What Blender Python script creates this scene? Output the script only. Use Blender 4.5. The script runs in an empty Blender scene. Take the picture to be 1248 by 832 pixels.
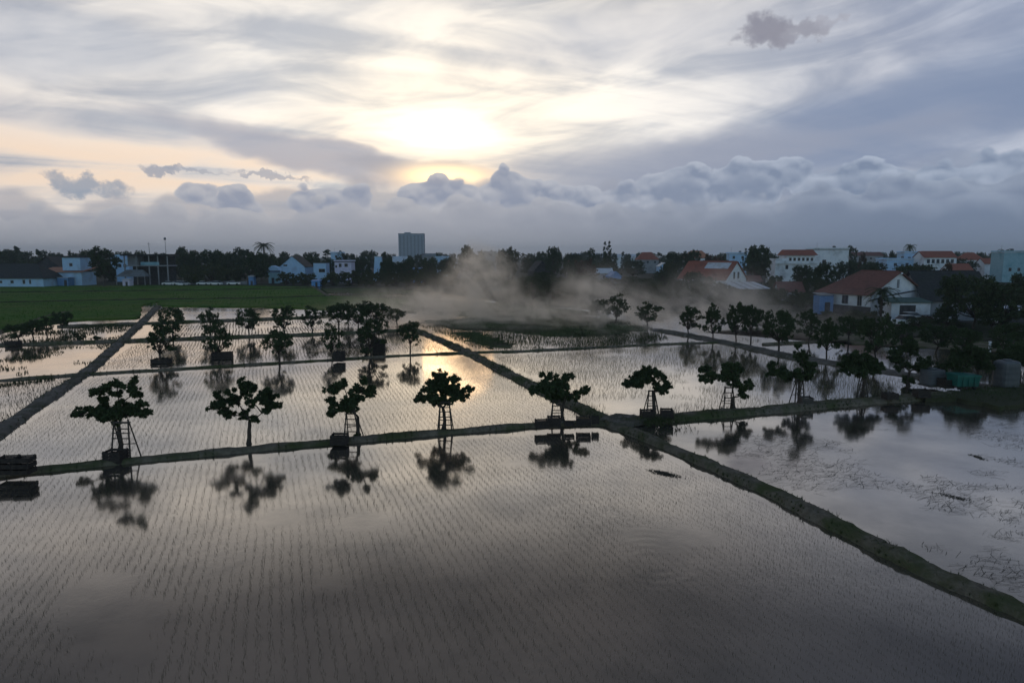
import bpy, bmesh, math, random
import numpy as np
from mathutils import Vector, Matrix

C = bpy.context
scene = C.scene
COL = scene.collection
R = math.radians
H = 10.0                      # drone height over the paddies, metres
FPX = 832.0                   # focal length in photograph pixels (24 mm on 36 mm)
PITCH = math.atan(104.0 / FPX)

# ------------------------------------------------------------------ camera
cam_data = bpy.data.cameras.new("camera")
cam_data.lens = 24.0
cam_data.sensor_width = 36.0
cam_data.clip_start = 0.2
cam_data.clip_end = 20000.0
cam = bpy.data.objects.new("camera", cam_data)
COL.objects.link(cam)
cam.location = (0, 0, H)
cam.rotation_euler = (math.pi / 2 - PITCH, 0, 0)
scene.camera = cam

def ray(px, py):
    x = (px - 624.0) / FPX
    y = (416.0 - py) / FPX
    return Vector((x, math.cos(PITCH) + y * math.sin(PITCH), -math.sin(PITCH) + y * math.cos(PITCH)))

def at(px, py, z=0.0):
    d = ray(px, py)
    t = (z - H) / d.z
    return Vector((d.x * t, d.y * t, z))

def at_depth(px, py, Y):
    d = ray(px, py)
    t = Y / d.y
    return Vector((d.x * t, Y, H + d.z * t))

def azel(px, py):
    d = ray(px, py)
    return math.degrees(math.atan2(d.x, d.y)), math.degrees(math.atan2(d.z, math.hypot(d.x, d.y)))

# ------------------------------------------------------------------ node helper
class E:
    """a node socket that supports arithmetic, for writing node formulas"""
    def __init__(s, t, sock): s.t, s.s = t, sock
    def _m(s, op, *a, clamp=False):
        n = s.t.nodes.new("ShaderNodeMath"); n.operation = op; n.use_clamp = clamp
        for i, v in enumerate((s,) + a):
            if isinstance(v, E): s.t.links.new(v.s, n.inputs[i])
            else: n.inputs[i].default_value = v
        return E(s.t, n.outputs[0])
    def __add__(s, o): return s._m('ADD', o)
    __radd__ = __add__
    def __sub__(s, o): return s._m('SUBTRACT', o)
    def __rsub__(s, o): return (s * -1.0) + o
    def __mul__(s, o): return s._m('MULTIPLY', o)
    __rmul__ = __mul__
    def __truediv__(s, o): return s._m('DIVIDE', o)
    def __pow__(s, o): return s._m('POWER', o)
    def sqrt(s): return s._m('SQRT')
    def abs(s): return s._m('ABSOLUTE')
    def max(s, o): return s._m('MAXIMUM', o)
    def min(s, o): return s._m('MINIMUM', o)
    def clamp(s): return s._m('ADD', 0.0, clamp=True)
    def exp(s): return s._m('EXPONENT')
    def step(s, a, b):
        """smooth step from a to b"""
        n = s.t.nodes.new("ShaderNodeMapRange"); n.interpolation_type = 'SMOOTHSTEP'
        for i, v in enumerate((s, a, b, 0.0, 1.0)):
            if isinstance(v, E): s.t.links.new(v.s, n.inputs[i])
            else: n.inputs[i].default_value = v
        return E(s.t, n.outputs[0])

def put(t, sock, v):
    if isinstance(v, E): t.links.new(v.s, sock)
    elif isinstance(v, (tuple, list)) and len(sock.default_value) == 4 and len(v) == 3: sock.default_value = (*v, 1)
    else: sock.default_value = v

def mixc(t, f, a, b, mode='MIX'):
    n = t.nodes.new("ShaderNodeMix"); n.data_type = 'RGBA'; n.blend_type = mode
    n.clamp_factor = True
    put(t, n.inputs[0], f); put(t, n.inputs[6], a); put(t, n.inputs[7], b)
    return E(t, n.outputs[2])

def vec(t, x, y, z=0.0):
    n = t.nodes.new("ShaderNodeCombineXYZ")
    for i, v in enumerate((x, y, z)): put(t, n.inputs[i], v)
    return E(t, n.outputs[0])

def noise(t, v, scale, detail=4, rough=0.5, dist=0.0, dims='3D', col=False):
    n = t.nodes.new("ShaderNodeTexNoise"); n.noise_dimensions = dims
    t.links.new(v.s, n.inputs['Vector'])
    n.inputs['Scale'].default_value = scale; n.inputs['Detail'].default_value = detail
    n.inputs['Roughness'].default_value = rough; n.inputs['Distortion'].default_value = dist
    return E(t, n.outputs[1 if col else 0])

def voro(t, v, scale, smooth=0.4, feature='SMOOTH_F1', detail=0):
    n = t.nodes.new("ShaderNodeTexVoronoi"); n.voronoi_dimensions = '2D'; n.feature = feature
    t.links.new(v.s, n.inputs['Vector']); n.inputs['Scale'].default_value = scale
    if feature == 'SMOOTH_F1': n.inputs['Smoothness'].default_value = smooth
    n.inputs['Detail'].default_value = detail
    return E(t, n.outputs[0])

def ramp(t, f, stops, interp='LINEAR'):
    n = t.nodes.new("ShaderNodeValToRGB"); n.color_ramp.interpolation = interp
    e = n.color_ramp.elements
    while len(e) > 1: e.remove(e[-1])
    e[0].position = stops[0][0]; e[0].color = (*stops[0][1], 1) if len(stops[0][1]) == 3 else stops[0][1]
    for p, c in stops[1:]:
        x = e.new(p); x.color = (*c, 1)
    put(t, n.inputs[0], f)
    return E(t, n.outputs[0])

# ------------------------------------------------------------------ sky
SUN_AZ, SUN_EL = azel(545, 160)
def build_world():
    w = bpy.data.worlds.new("World"); scene.world = w; w.use_nodes = True
    t = w.node_tree; t.nodes.clear()
    out = t.nodes.new("ShaderNodeOutputWorld")
    K = 0.1                                   # strength of the clear sky
    sky = t.nodes.new("ShaderNodeTexSky"); sky.sky_type = 'NISHITA'; sky.sun_disc = False
    sky.sun_elevation = R(SUN_EL); sky.sun_rotation = R(SUN_AZ)
    sky.air_density = 1.0; sky.dust_density = 1.5; sky.ozone_density = 1.5
    base = mixc(t, 1.0, E(t, sky.outputs[0]), (1.42, 1.36, 1.34), 'MULTIPLY')

    g = t.nodes.new("ShaderNodeTexCoord")
    sep = t.nodes.new("ShaderNodeSeparateXYZ"); t.links.new(g.outputs['Generated'], sep.inputs[0])
    X, Y, Z = (E(t, sep.outputs[i]) for i in range(3))
    deg = 180 / math.pi
    az = X._m('ARCTAN2', Y) * deg
    el = Z._m('ARCSINE') * deg
    # coordinates on a flat cloud sheet: parallel streaks spread in perspective like real ones
    zz = Z.max(0.0) + 0.10
    cu, cv = X / zz, Y / zz
    sheet = vec(t, cu, cv)
    P = vec(t, az, el)
    warp = noise(t, vec(t, az * 0.5, el), 0.16, 4, 0.6)
    warp2 = noise(t, vec(t, az * 0.5 + 31.0, el), 0.16, 4, 0.6)
    azw = az + (warp - 0.5) * 9.0
    elw = el + (warp2 - 0.5) * 3.2

    # --- high thin overcast, brightest round the sun
    dx = az - SUN_AZ; dy = el - SUN_EL
    ds = ((dx * 0.60) ** 2.0 + (dy * 0.98) ** 2.0).sqrt()
    glow = ramp(t, ds / 60.0, [(0.0, (0.98, 0.88, 0.72)), (0.06, (0.90, 0.815, 0.69)), (0.16, (0.72, 0.695, 0.66)),
                               (0.33, (0.52, 0.51, 0.515)), (0.55, (0.36, 0.39, 0.45)), (1.0, (0.17, 0.20, 0.26))])
    dxw = dx * 0.45 + (azw - SUN_AZ) * 0.55; dyw = dy * 0.45 + (elw - SUN_EL) * 0.55
    core = (((dxw * 0.23) ** 2.0 + (dyw * 0.68) ** 2.0) * -1.0).exp()
    core2 = ((((az - azel(540, 214)[0]) * 0.30) ** 2.0 + ((el - azel(540, 214)[1]) * 1.3) ** 2.0) * -1.0).exp()
    # streaks
    rotu = cu * 0.42 + cv * 0.05; rotv = cv * 0.95 - cu * 0.40
    st = noise(t, vec(t, rotu, rotv), 0.95, 6, 0.52, 0.9)
    st2 = noise(t, vec(t, az * 0.055 + el * 0.05, el * 0.24 - az * 0.035), 1.25, 5, 0.55, 0.9)
    streak = (st * 0.55 + st2 * 0.45)
    stt = streak.step(0.37, 0.61)
    calm = el.step(18.0, 23.0) * 0.8
    stt = stt * (1.0 - calm) + calm * 0.5
    lit = mixc(t, 1.0, glow, (1.25, 1.21, 1.155), 'MULTIPLY')
    shade = mixc(t, 1.0, glow, (0.61, 0.65, 0.735), 'MULTIPLY')
    high = mixc(t, stt, shade, lit)
    # right-hand side of the sun cools to slate blue
    cool = az.step(4.0, 36.0) * 0.75
    high = mixc(t, cool, high, mixc(t, 1.0, high, (0.73, 0.83, 1.01), 'MULTIPLY'))
    # peach band low in the west
    peach = (((elw - 6.2) / 3.0) ** 2.0 * -1.0).exp() * az.step(6.0, -8.0) * streak.step(0.40, 0.60) * 0.85
    high = mixc(t, peach, high, (0.80, 0.61, 0.455))
    peach2 = (((elw - 8.6 - (az - 28.0) * 0.10) / 1.1) ** 2.0 * -1.0).exp() * az.step(12.0, 22.0) * streak.step(0.38, 0.60) * 0.75
    high = mixc(t, peach2, high, (0.62, 0.53, 0.46))

    # --- darker sheets and single clouds: (px, py, half width, half height, tilt, strength, colour)
    def blob(px, py, wpx, hpx, tilt, strength, soft, colour, src, aw=None, ew=None):
        a0, e0 = azel(px, py)
        wa, ha = wpx * 0.066, hpx * 0.066
        aa = (azw if aw is None else aw) - a0; ee = (elw if ew is None else ew) - e0
        c, s_ = math.cos(R(tilt)), math.sin(R(tilt))
        q = ((aa * (c / wa) + ee * (s_ / wa)) ** 2.0 + (ee * (c / ha) - aa * (s_ / ha)) ** 2.0)
        f = q.step(1.0 + soft, 1.0 - soft) * strength
        return mixc(t, f, src, colour)
    high = blob(1090, 152, 420, 44, 12, 0.85, 0.9, (0.175, 0.225, 0.335), high)
    high = blob(760, 205, 210, 30, 6, 0.70, 0.9, (0.285, 0.305, 0.375), high)
    high = blob(385, 190, 150, 19, -11, 0.80, 0.6, (0.335, 0.335, 0.385), high)
    high = blob(500, 206, 90, 9, -4, 0.7, 0.7, (0.33, 0.325, 0.36), high)
    high = blob(150, 152, 210, 15, -5, 0.30, 0.9, (0.37, 0.385, 0.44), high)
    high = blob(60, 55, 110, 30, 4, 0.45, 0.95, (0.36, 0.40, 0.48), high)
    high = blob(740, 50, 160, 26, 4, 0.40, 0.95, (0.42, 0.43, 0.48), high)
    corewarm = mixc(t, (core * (stt * 0.75 + 0.40)).clamp(), high, (1.9, 1.66, 1.30))
    high = mixc(t, core2 * 0.85, corewarm, (2.1, 1.45, 0.72))
    # unseen sky above the frame, darkened to dim its reflection in near water
    high = mixc(t, el.step(16.5, 27.5) * el.step(62.0, 46.0) * 0.90, high, mixc(t, 1.0, high, (0.14, 0.14, 0.155), 'MULTIPLY'))
    # ragged little clouds
    fine = noise(t, P, 0.55, 5, 0.62); fine2 = noise(t, vec(t, az + 17.0, el + 5.0), 0.55, 5, 0.62)
    af, ef = az + (fine - 0.5) * 5.0, el + (fine2 - 0.5) * 3.4
    high = blob(932, 36, 26, 15, -3, 0.85, 0.85, (0.20, 0.20, 0.245), high, af, ef)
    high = blob(966, 42, 34, 9, 6, 0.75, 0.9, (0.23, 0.23, 0.275), high, af, ef)
    high = blob(1008, 26, 14, 7, 0, 0.5, 0.9, (0.28, 0.28, 0.33), high, af, ef)
    high = blob(104, 226, 32, 11, -12, 0.85, 0.75, (0.245, 0.285, 0.355), high, af, ef)
    high = blob(196, 204, 20, 6, -4, 0.8, 0.6, (0.27, 0.29, 0.35), high, af, ef)
    high = blob(326, 213, 42, 4, -5, 0.7, 0.6, (0.30, 0.31, 0.36), high, af, ef)
    high = blob(240, 207, 30, 3, -3, 0.6, 0.6, (0.30, 0.31, 0.36), high, af, ef)

    # --- banks of cumulus along the horizon, back to front
    side = az.step(-12.0, 32.0)
    wq = (noise(t, P, 0.9, 3, 0.5) - 0.5) * 0.9
    def billow(seed, scale, de=0.0, da=0.0):
        q = vec(t, az * 0.82 + (seed + da) + wq, el * 1.1 + (seed * 0.37 + de))
        return (0.55 - voro(t, q, scale, 0.35)) * 1.15 + (0.5 - voro(t, q, scale * 2.4, feature='F1')) * 0.34 + (noise(t, q, scale * 2.6, 3, 0.55) - 0.5) * 0.30
    def paint(src, F, b0, b1, light, dark, soft, deep, strength, gain):
        m = F.step(-soft * 0.25, soft) * strength
        k = ((b0 - b1) * gain + 0.38).clamp() * F.step(deep, deep * 0.2)
        k = (k + F.step(deep * 0.16, 0.0) * 0.40).clamp()
        return mixc(t, m, src, mixc(t, k, dark, light))
    def bank(src, tops, amp, scale, seed, light, dark, light_r, dark_r, soft, deep, strength=1.0, gain=1.6):
        # tops: [(px, py)] outline of the bank's upper edge
        pts = sorted((azel(x, y) for x, y in tops))
        n = t.nodes.new("ShaderNodeFloatCurve")
        cv_ = n.mapping.curves[0]
        x01 = [((a + 60.0) / 120.0, e / 16.0) for a, e in pts]
        cv_.points[0].location = x01[0]; cv_.points[1].location = x01[-1]
        for p in x01[1:-1]: cv_.points.new(*p)
        n.mapping.update()
        put(t, n.inputs[1], (az + 60.0) / 120.0)
        top = E(t, n.outputs[0]) * 16.0
        b0, b1 = billow(seed, scale), billow(seed, scale, 0.42, 0.12)
        F = top - el + b0 * amp
        return paint(src, F, b0, b1, mixc(t, side, light, light_r), mixc(t, side, dark, dark_r), soft, deep, strength, gain)
    def heads(src, spots, amp, scale, seed, light, dark, light_r, dark_r, soft, deep, strength=1.0, gain=1.6):
        b0, b1 = billow(seed, scale), billow(seed, scale, 0.42, 0.12)
        F = None
        for px, py, w_, h_ in spots:
            a0, e0 = azel(px, py)
            q = ((az - a0) / (w_ * 0.066)) ** 2.0 + ((el - e0) / (h_ * 0.066)) ** 2.0
            f = (1.0 - q.sqrt()) * (h_ * 0.066)
            F = f if F is None else F.max(f)
        F = F + b0 * amp
        return paint(src, F, b0, b1, mixc(t, side, light, light_r), mixc(t, side, dark, dark_r), soft, deep, strength, gain)
    low = high
    low = bank(low, [(-200, 250), (0, 242), (120, 246), (240, 234), (330, 228), (480, 226), (600, 228), (700, 232), (800, 222), (900, 214), (1000, 208), (1120, 196), (1248, 184), (1400, 170)],
               1.5, 0.30, 3.3, (0.36, 0.355, 0.38), (0.30, 0.305, 0.35), (0.28, 0.32, 0.40), (0.215, 0.255, 0.345), 0.8, 2.5, 0.72, 0.9)
    low = heads(low, ((288, 252, 20, 18), (540, 238, 48, 17), (620, 237, 37, 26), (697, 241, 38, 17), (828, 238, 50, 32), (910, 230, 46, 30), (972, 214, 24, 20), (1026, 222, 40, 20), (425, 248, 32, 17), (380, 248, 20, 12), (756, 242, 26, 14), (240, 234, 14, 8), (1150, 218, 48, 19), (1225, 203, 42, 20), (1090, 224, 38, 17)),
               1.25, 0.42, 5.9, (0.42, 0.42, 0.45), (0.25, 0.275, 0.35), (0.335, 0.385, 0.48), (0.165, 0.21, 0.30), 0.15, 2.4, 0.96, 1.9)
    low = bank(low, [(-200, 262), (0, 270), (120, 266), (280, 262), (400, 258), (500, 254), (560, 252), (640, 252), (690, 252), (760, 252), (830, 250), (930, 246), (980, 240), (1080, 232), (1160, 224), (1248, 212), (1400, 195)],
               2.2, 0.34, 11.7, (0.43, 0.425, 0.445), (0.315, 0.322, 0.365), (0.29, 0.335, 0.42), (0.165, 0.205, 0.29), 0.34, 2.8, 0.95, 1.5)
    low = bank(low, [(-200, 276), (0, 278), (160, 272), (300, 268), (430, 262), (520, 258), (620, 258), (700, 260), (800, 258), (900, 246), (1000, 240), (1100, 234), (1248, 226), (1400, 210)],
               2.2, 0.28, 23.1, (0.39, 0.39, 0.42), (0.305, 0.315, 0.36), (0.27, 0.315, 0.405), (0.145, 0.185, 0.265), 0.6, 2.6, 0.85, 1.5)
    # thick air over the horizon
    hz = el.step(3.4, 0.3)
    air = mixc(t, az.step(-6.0, 30.0), (0.285, 0.295, 0.33), (0.145, 0.185, 0.26))
    low = mixc(t, hz * 0.9, low, air)
    def background(col, strength):
        n = t.nodes.new("ShaderNodeBackground"); t.links.new(col.s, n.inputs[0]); n.inputs[1].default_value = strength
        return n
    def mixs(f, a, b):
        n = t.nodes.new("ShaderNodeMixShader"); put(t, n.inputs[0], f)
        t.links.new(a.outputs[0], n.inputs[1]); t.links.new(b.outputs[0], n.inputs[2])
        return n
    # the cloud cover opens to clear evening sky behind the camera and overhead
    cover = (Y.step(-0.35, 0.25) * Z.step(0.97, 0.62)).max(Z.step(0.02, -0.05))
    front = mixs(el.step(12.5, 11.5), background(high, 1.0), background(low, 1.0))
    whole = mixs(cover, background(base, K), front)
    t.links.new(whole.outputs[0], out.inputs[0])
    w.cycles.sampling_method = 'MANUAL'; w.cycles.sample_map_resolution = 512
    return w
build_world()

sun_d = bpy.data.lights.new("sun", 'SUN'); sun_d.energy = 0.018; sun_d.angle = R(6); sun_d.color = (1.0, 0.60, 0.27)
sun = bpy.data.objects.new("sun", sun_d); COL.objects.link(sun)
sd = ray(556, 178).normalized()          # the sun sits low behind the brightest cloud
sun.rotation_euler = sd.to_track_quat('Z', 'Y').to_euler()

scene.view_settings.view_transform = 'Standard'
scene.view_settings.look = 'None'
scene.view_settings.exposure = 0.33
scene.view_settings.gamma = 1.0
scene.cycles.use_denoising = True
scene.cycles.max_bounces = 6
scene.cycles.diffuse_bounces = 2
scene.cycles.glossy_bounces = 3
scene.cycles.transmission_bounces = 2
scene.cycles.transparent_max_bounces = 6
scene.cycles.volume_bounces = 3

# ------------------------------------------------------------------ object helpers
def tag(o, label=None, cat=None, group=None, kind=None):
    for k, v in (("label", label), ("category", cat), ("group", group), ("kind", kind)):
        if v: o[k] = v
    return o

def empty(name, loc, rz=0.0, label=None, cat=None, group=None):
    o = bpy.data.objects.new(name, None); COL.objects.link(o)
    o.location = loc; o.rotation_euler = (0, 0, rz); o.empty_display_size = 0.3
    return tag(o, label, cat, group)

def mesh_np(name, V, F, mat=None, parent=None, smooth=False, label=None):
    """V (n,3) array, F list of faces, or (m,k) array of equal faces"""
    me = bpy.data.meshes.new(name)
    V = np.asarray(V, dtype=np.float32)
    if isinstance(F, np.ndarray):
        k = F.shape[1]; m = len(F)
        me.vertices.add(len(V)); me.vertices.foreach_set("co", V.ravel())
        me.loops.add(m * k); me.loops.foreach_set("vertex_index", F.astype(np.int32).ravel())
        me.polygons.add(m); me.polygons.foreach_set("loop_start", np.arange(0, m * k, k, dtype=np.int32))
        me.update(calc_edges=True); me.validate()
    else:
        me.from_pydata([tuple(map(float, v)) for v in V], [], F)
    if mat: me.materials.append(mat)
    if smooth: me.polygons.foreach_set("use_smooth", np.ones(len(me.polygons), dtype=bool))
    o = bpy.data.objects.new(name, me); COL.objects.link(o)
    if parent is not None: o.parent = parent
    if label: o["label"] = label
    return o

class MB:
    """collects boxes, beams, tubes and polygons and links them as one mesh object"""
    def __init__(s): s.v, s.f = [], []
    def poly(s, pts):
        b = len(s.v); s.v += [tuple(p) for p in pts]; s.f.append(tuple(range(b, b + len(pts)))); return s
    def solid(s, pts, faces):
        b = len(s.v); s.v += [tuple(p) for p in pts]; s.f += [tuple(b + i for i in f) for f in faces]; return s
    def box(s, x0, x1, y0, y1, z0, z1, taper=0.0):
        t = taper
        return s.solid([(x0, y0, z0), (x1, y0, z0), (x1, y1, z0), (x0, y1, z0), (x0 + t, y0 + t, z1), (x1 - t, y0 + t, z1), (x1 - t, y1 - t, z1), (x0 + t, y1 - t, z1)],
                       [(3, 2, 1, 0), (4, 5, 6, 7), (0, 1, 5, 4), (1, 2, 6, 5), (2, 3, 7, 6), (3, 0, 4, 7)])
    def prism(s, poly, y0, y1):
        """polygon in x,z extruded along y"""
        n = len(poly)
        return s.solid([(x, y0, z) for x, z in poly] + [(x, y1, z) for x, z in poly],
                       [tuple(range(n)), tuple(range(2 * n - 1, n - 1, -1))] + [(i, i + n, (i + 1) % n + n, (i + 1) % n) for i in range(n)])
    def tube(s, pts, radii, seg=6):
        pts = [Vector(p) for p in pts]; b = len(s.v); n = len(pts)
        ref = Vector((0.31, 0.95, 0.05)).normalized()
        for i, p in enumerate(pts):
            d = (pts[min(i + 1, n - 1)] - pts[max(i - 1, 0)]).normalized()
            if abs(d.dot(ref)) > 0.9: ref = Vector((1, 0, 0.1)).normalized()
            u = d.cross(ref).normalized(); w = d.cross(u)
            r = radii[i] if isinstance(radii, (list, tuple)) else radii
            for k in range(seg):
                a = 2 * math.pi * k / seg
                s.v.append(tuple(p + (u * math.cos(a) + w * math.sin(a)) * r))
        for i in range(n - 1):
            for k in range(seg):
                s.f.append((b + i * seg + k, b + i * seg + (k + 1) % seg, b + (i + 1) * seg + (k + 1) % seg, b + (i + 1) * seg + k))
        s.f.append(tuple(b + k for k in range(seg))[::-1]); s.f.append(tuple(b + (n - 1) * seg + k for k in range(seg)))
        return s
    def lathe(s, prof, seg=12, cx=0, cy=0):
        b = len(s.v); n = len(prof)
        for r, z in prof:
            for k in range(seg):
                a = 2 * math.pi * k / seg; s.v.append((cx + r * math.cos(a), cy + r * math.sin(a), z))
        for i in range(n - 1):
            for k in range(seg):
                s.f.append((b + i * seg + k, b + i * seg + (k + 1) % seg, b + (i + 1) * seg + (k + 1) % seg, b + (i + 1) * seg + k))
        s.f.append(tuple(b + k for k in range(seg))[::-1]); s.f.append(tuple(b + (n - 1) * seg + k for k in range(seg)))
        return s
    def build(s, name, mat=None, parent=None, smooth=False, label=None):
        return mesh_np(name, s.v, s.f, mat, parent, smooth, label)

def children(o): return [c for c in scene.objects if c.parent == o]
def copy_tree(root, kids, loc, rz=0.0, scale=1.0, label=None, group=None):
    """a copy of a thing and of its parts (kids: [(part, [sub-parts])])"""
    r = root.copy(); COL.objects.link(r); r.location = loc; r.rotation_euler = (0, 0, rz)
    r.scale = scale if isinstance(scale, (tuple, list)) else (scale,) * 3
    if label: r["label"] = label
    if group: r["group"] = group
    for p, subs in kids:
        c = p.copy(); COL.objects.link(c); c.parent = r
        for q in subs:
            d = q.copy(); COL.objects.link(d); d.parent = c
    return r

# ------------------------------------------------------------------ materials
def mat_new(name):
    m = bpy.data.materials.new(name); m.use_nodes = True
    t = m.node_tree; b = t.nodes["Principled BSDF"]
    return m, t, b

def coords(t, world=True):
    if world:
        n = t.nodes.new("ShaderNodeNewGeometry"); return E(t, n.outputs['Position'])
    n = t.nodes.new("ShaderNodeTexCoord"); return E(t, n.outputs['Object'])

def bump(t, b, h, strength=0.5, dist=0.05):
    n = t.nodes.new("ShaderNodeBump"); n.inputs['Strength'].default_value = strength; n.inputs['Distance'].default_value = dist
    t.links.new(h.s, n.inputs['Height']); t.links.new(n.outputs[0], b.inputs['Normal'])

def surf(name, c1, c2, scale=3.0, rough=0.8, bstr=0.3, bdist=0.03, detail=5, spec=0.3, c3=None, scale3=0.3, stretch=None):
    """a surface mottled between two colours, weathered by a third at a larger size"""
    m, t, b = mat_new(name)
    p = coords(t, False)
    if stretch:
        n = t.nodes.new("ShaderNodeVectorMath"); n.operation = 'MULTIPLY'; t.links.new(p.s, n.inputs[0]); n.inputs[1].default_value = stretch
        p = E(t, n.outputs[0])
    f = noise(t, p, scale, detail, 0.6).step(0.33, 0.67)
    col = mixc(t, f, c1, c2)
    if c3: col = mixc(t, noise(t, p, scale3, 4, 0.65).step(0.5, 0.68) * 0.8, col, c3)
    put(t, b.inputs['Base Color'], col)
    b.inputs['Roughness'].default_value = rough; b.inputs['Specular IOR Level'].default_value = spec
    if bstr: bump(t, b, noise(t, p, scale * 2.3, 4, 0.6), bstr, bdist)
    return m

def leafmat(name, c1, c2, scale=1.5):
    m, t, b = mat_new(name)
    g = t.nodes.new("ShaderNodeNewGeometry")
    oi = t.nodes.new("ShaderNodeObjectInfo")
    rnd = E(t, g.outputs['Random Per Island'])
    col = mixc(t, (rnd * 0.7 + E(t, oi.outputs['Random']) * 0.3), c1, c2)
    put(t, b.inputs['Base Color'], col)
    b.inputs['Roughness'].default_value = 0.75; b.inputs['Specular IOR Level'].default_value = 0.15
    return m

M = {}
M['leaf'] = leafmat('orchard leaves', (0.036, 0.056, 0.024), (0.068, 0.098, 0.040))
M['leaf2'] = leafmat('broad tree leaves', (0.034, 0.050, 0.026), (0.068, 0.090, 0.040))
M['leaf3'] = leafmat('bush leaves', (0.045, 0.060, 0.026), (0.080, 0.090, 0.040))
M['leaf4'] = leafmat('reddish leaves', (0.085, 0.042, 0.028), (0.070, 0.060, 0.030))
M['bark'] = surf('bark', (0.050, 0.040, 0.032), (0.085, 0.068, 0.055), 9.0, 0.9, 0.7, 0.03)
M['wood'] = surf('weathered wood', (0.050, 0.042, 0.035), (0.090, 0.075, 0.060), 14.0, 0.85, 0.3, 0.01, stretch=(3, 3, 0.4))
M['crate'] = surf('dark crate wood', (0.026, 0.022, 0.020), (0.052, 0.042, 0.036), 10.0, 0.8, 0.3, 0.01)
M['crate2'] = surf('grey crate wood', (0.060, 0.055, 0.050), (0.095, 0.085, 0.075), 10.0, 0.8, 0.3, 0.01)
M['fruit'] = surf('dark fruit', (0.06, 0.05, 0.02), (0.10, 0.06, 0.025), 20.0, 0.5, 0.0)
M['white'] = surf('white plaster', (0.70, 0.74, 0.80), (0.82, 0.84, 0.88), 1.2, 0.85, 0.15, 0.01, c3=(0.42, 0.44, 0.47))
M['bluewhite'] = surf('pale blue plaster', (0.38, 0.58, 0.82), (0.46, 0.66, 0.88), 1.2, 0.85, 0.15, 0.01, c3=(0.32, 0.44, 0.60))
M['blue'] = surf('blue paint', (0.10, 0.22, 0.44), (0.14, 0.27, 0.50), 2.0, 0.6, 0.1, 0.01)
M['teal'] = surf('teal paint', (0.24, 0.42, 0.50), (0.30, 0.48, 0.56), 1.2, 0.7, 0.1, 0.01, c3=(0.12, 0.30, 0.38))
M['lilac'] = surf('lilac plaster', (0.55, 0.54, 0.72), (0.66, 0.64, 0.80), 1.5, 0.85, 0.15, 0.01)
M['greywall'] = surf('grey render', (0.24, 0.25, 0.27), (0.33, 0.34, 0.36), 1.2, 0.9, 0.2, 0.01, c3=(0.18, 0.18, 0.19))
M['darkwall'] = surf('dark wall', (0.040, 0.040, 0.044), (0.075, 0.074, 0.078), 1.5, 0.85, 0.2, 0.01)
def roofmat(name, c1, c2, c3, pitch=0.30):
    m, t, b = mat_new(name)
    p = coords(t, False)
    col = mixc(t, noise(t, p, 2.2, 5, 0.65).step(0.35, 0.66), c1, c2)
    col = mixc(t, noise(t, p, 0.45, 5, 0.7).step(0.48, 0.7) * 0.7, col, c3)
    put(t, b.inputs['Base Color'], col)
    b.inputs['Roughness'].default_value = 0.8; b.inputs['Specular IOR Level'].default_value = 0.3
    w = t.nodes.new("ShaderNodeTexWave"); w.wave_type = 'BANDS'; w.bands_direction = 'Z'; w.wave_profile = 'SAW'
    t.links.new(p.s, w.inputs['Vector']); w.inputs['Scale'].default_value = 0.314 / pitch * 2.0; w.inputs['Distortion'].default_value = 0.3
    bump(t, b, E(t, w.outputs['Fac']) * 1.0 + noise(t, p, 7.0, 3, 0.6) * 0.6, 0.6, 0.04)
    return m
M['redroof'] = roofmat('red clay tiles', (0.26, 0.085, 0.058), (0.34, 0.120, 0.080), (0.17, 0.075, 0.060))
M['brownroof'] = roofmat('brown tiles', (0.155, 0.072, 0.058), (0.21, 0.096, 0.078), (0.11, 0.062, 0.054))
M['darkroof'] = roofmat('dark tiles', (0.030, 0.031, 0.033), (0.052, 0.052, 0.052), (0.040, 0.045, 0.036))
M['orangeroof'] = roofmat('terracotta tiles', (0.40, 0.17, 0.10), (0.47, 0.22, 0.14), (0.30, 0.15, 0.11))
M['metal'] = surf('pale sheet metal', (0.46, 0.52, 0.60), (0.58, 0.63, 0.70), 1.6, 0.45, 0.15, 0.01, c3=(0.30, 0.27, 0.25))
M['greymetal'] = surf('grey sheet metal', (0.15, 0.17, 0.18), (0.22, 0.24, 0.25), 1.6, 0.5, 0.15, 0.01, c3=(0.13, 0.11, 0.10))
M['greenroof'] = surf('green sheet metal', (0.05, 0.10, 0.085), (0.08, 0.14, 0.12), 1.6, 0.6, 0.15, 0.01)
M['skip'] = surf('green painted steel', (0.018, 0.115, 0.098), (0.026, 0.15, 0.125), 2.0, 0.45, 0.1, 0.01, c3=(0.035, 0.06, 0.05))
M['rubber'] = surf('black rubber', (0.015, 0.015, 0.016), (0.025, 0.025, 0.026), 6.0, 0.8, 0.0)
M['tank'] = surf('grey plastic', (0.085, 0.095, 0.105), (0.13, 0.14, 0.15), 1.0, 0.5, 0.1, 0.01, c3=(0.07, 0.08, 0.075))
M['cartwhite'] = surf('white car paint', (0.66, 0.68, 0.70), (0.72, 0.73, 0.75), 1.0, 0.25, 0.0, spec=0.5)
M['cargrey'] = surf('dark car paint', (0.05, 0.06, 0.08), (0.06, 0.07, 0.09), 1.0, 0.25, 0.0, spec=0.5)
M['tarp'] = surf('blue tarpaulin', (0.08, 0.24, 0.52), (0.12, 0.30, 0.60), 2.5, 0.5, 0.5, 0.06)
M['tower'] = surf('grey concrete tower', (0.27, 0.32, 0.38), (0.31, 0.36, 0.42), 0.2, 0.7, 0.0)
M['towerband'] = surf('dark tower cladding', (0.17, 0.205, 0.25), (0.20, 0.235, 0.28), 0.2, 0.5, 0.0)
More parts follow.
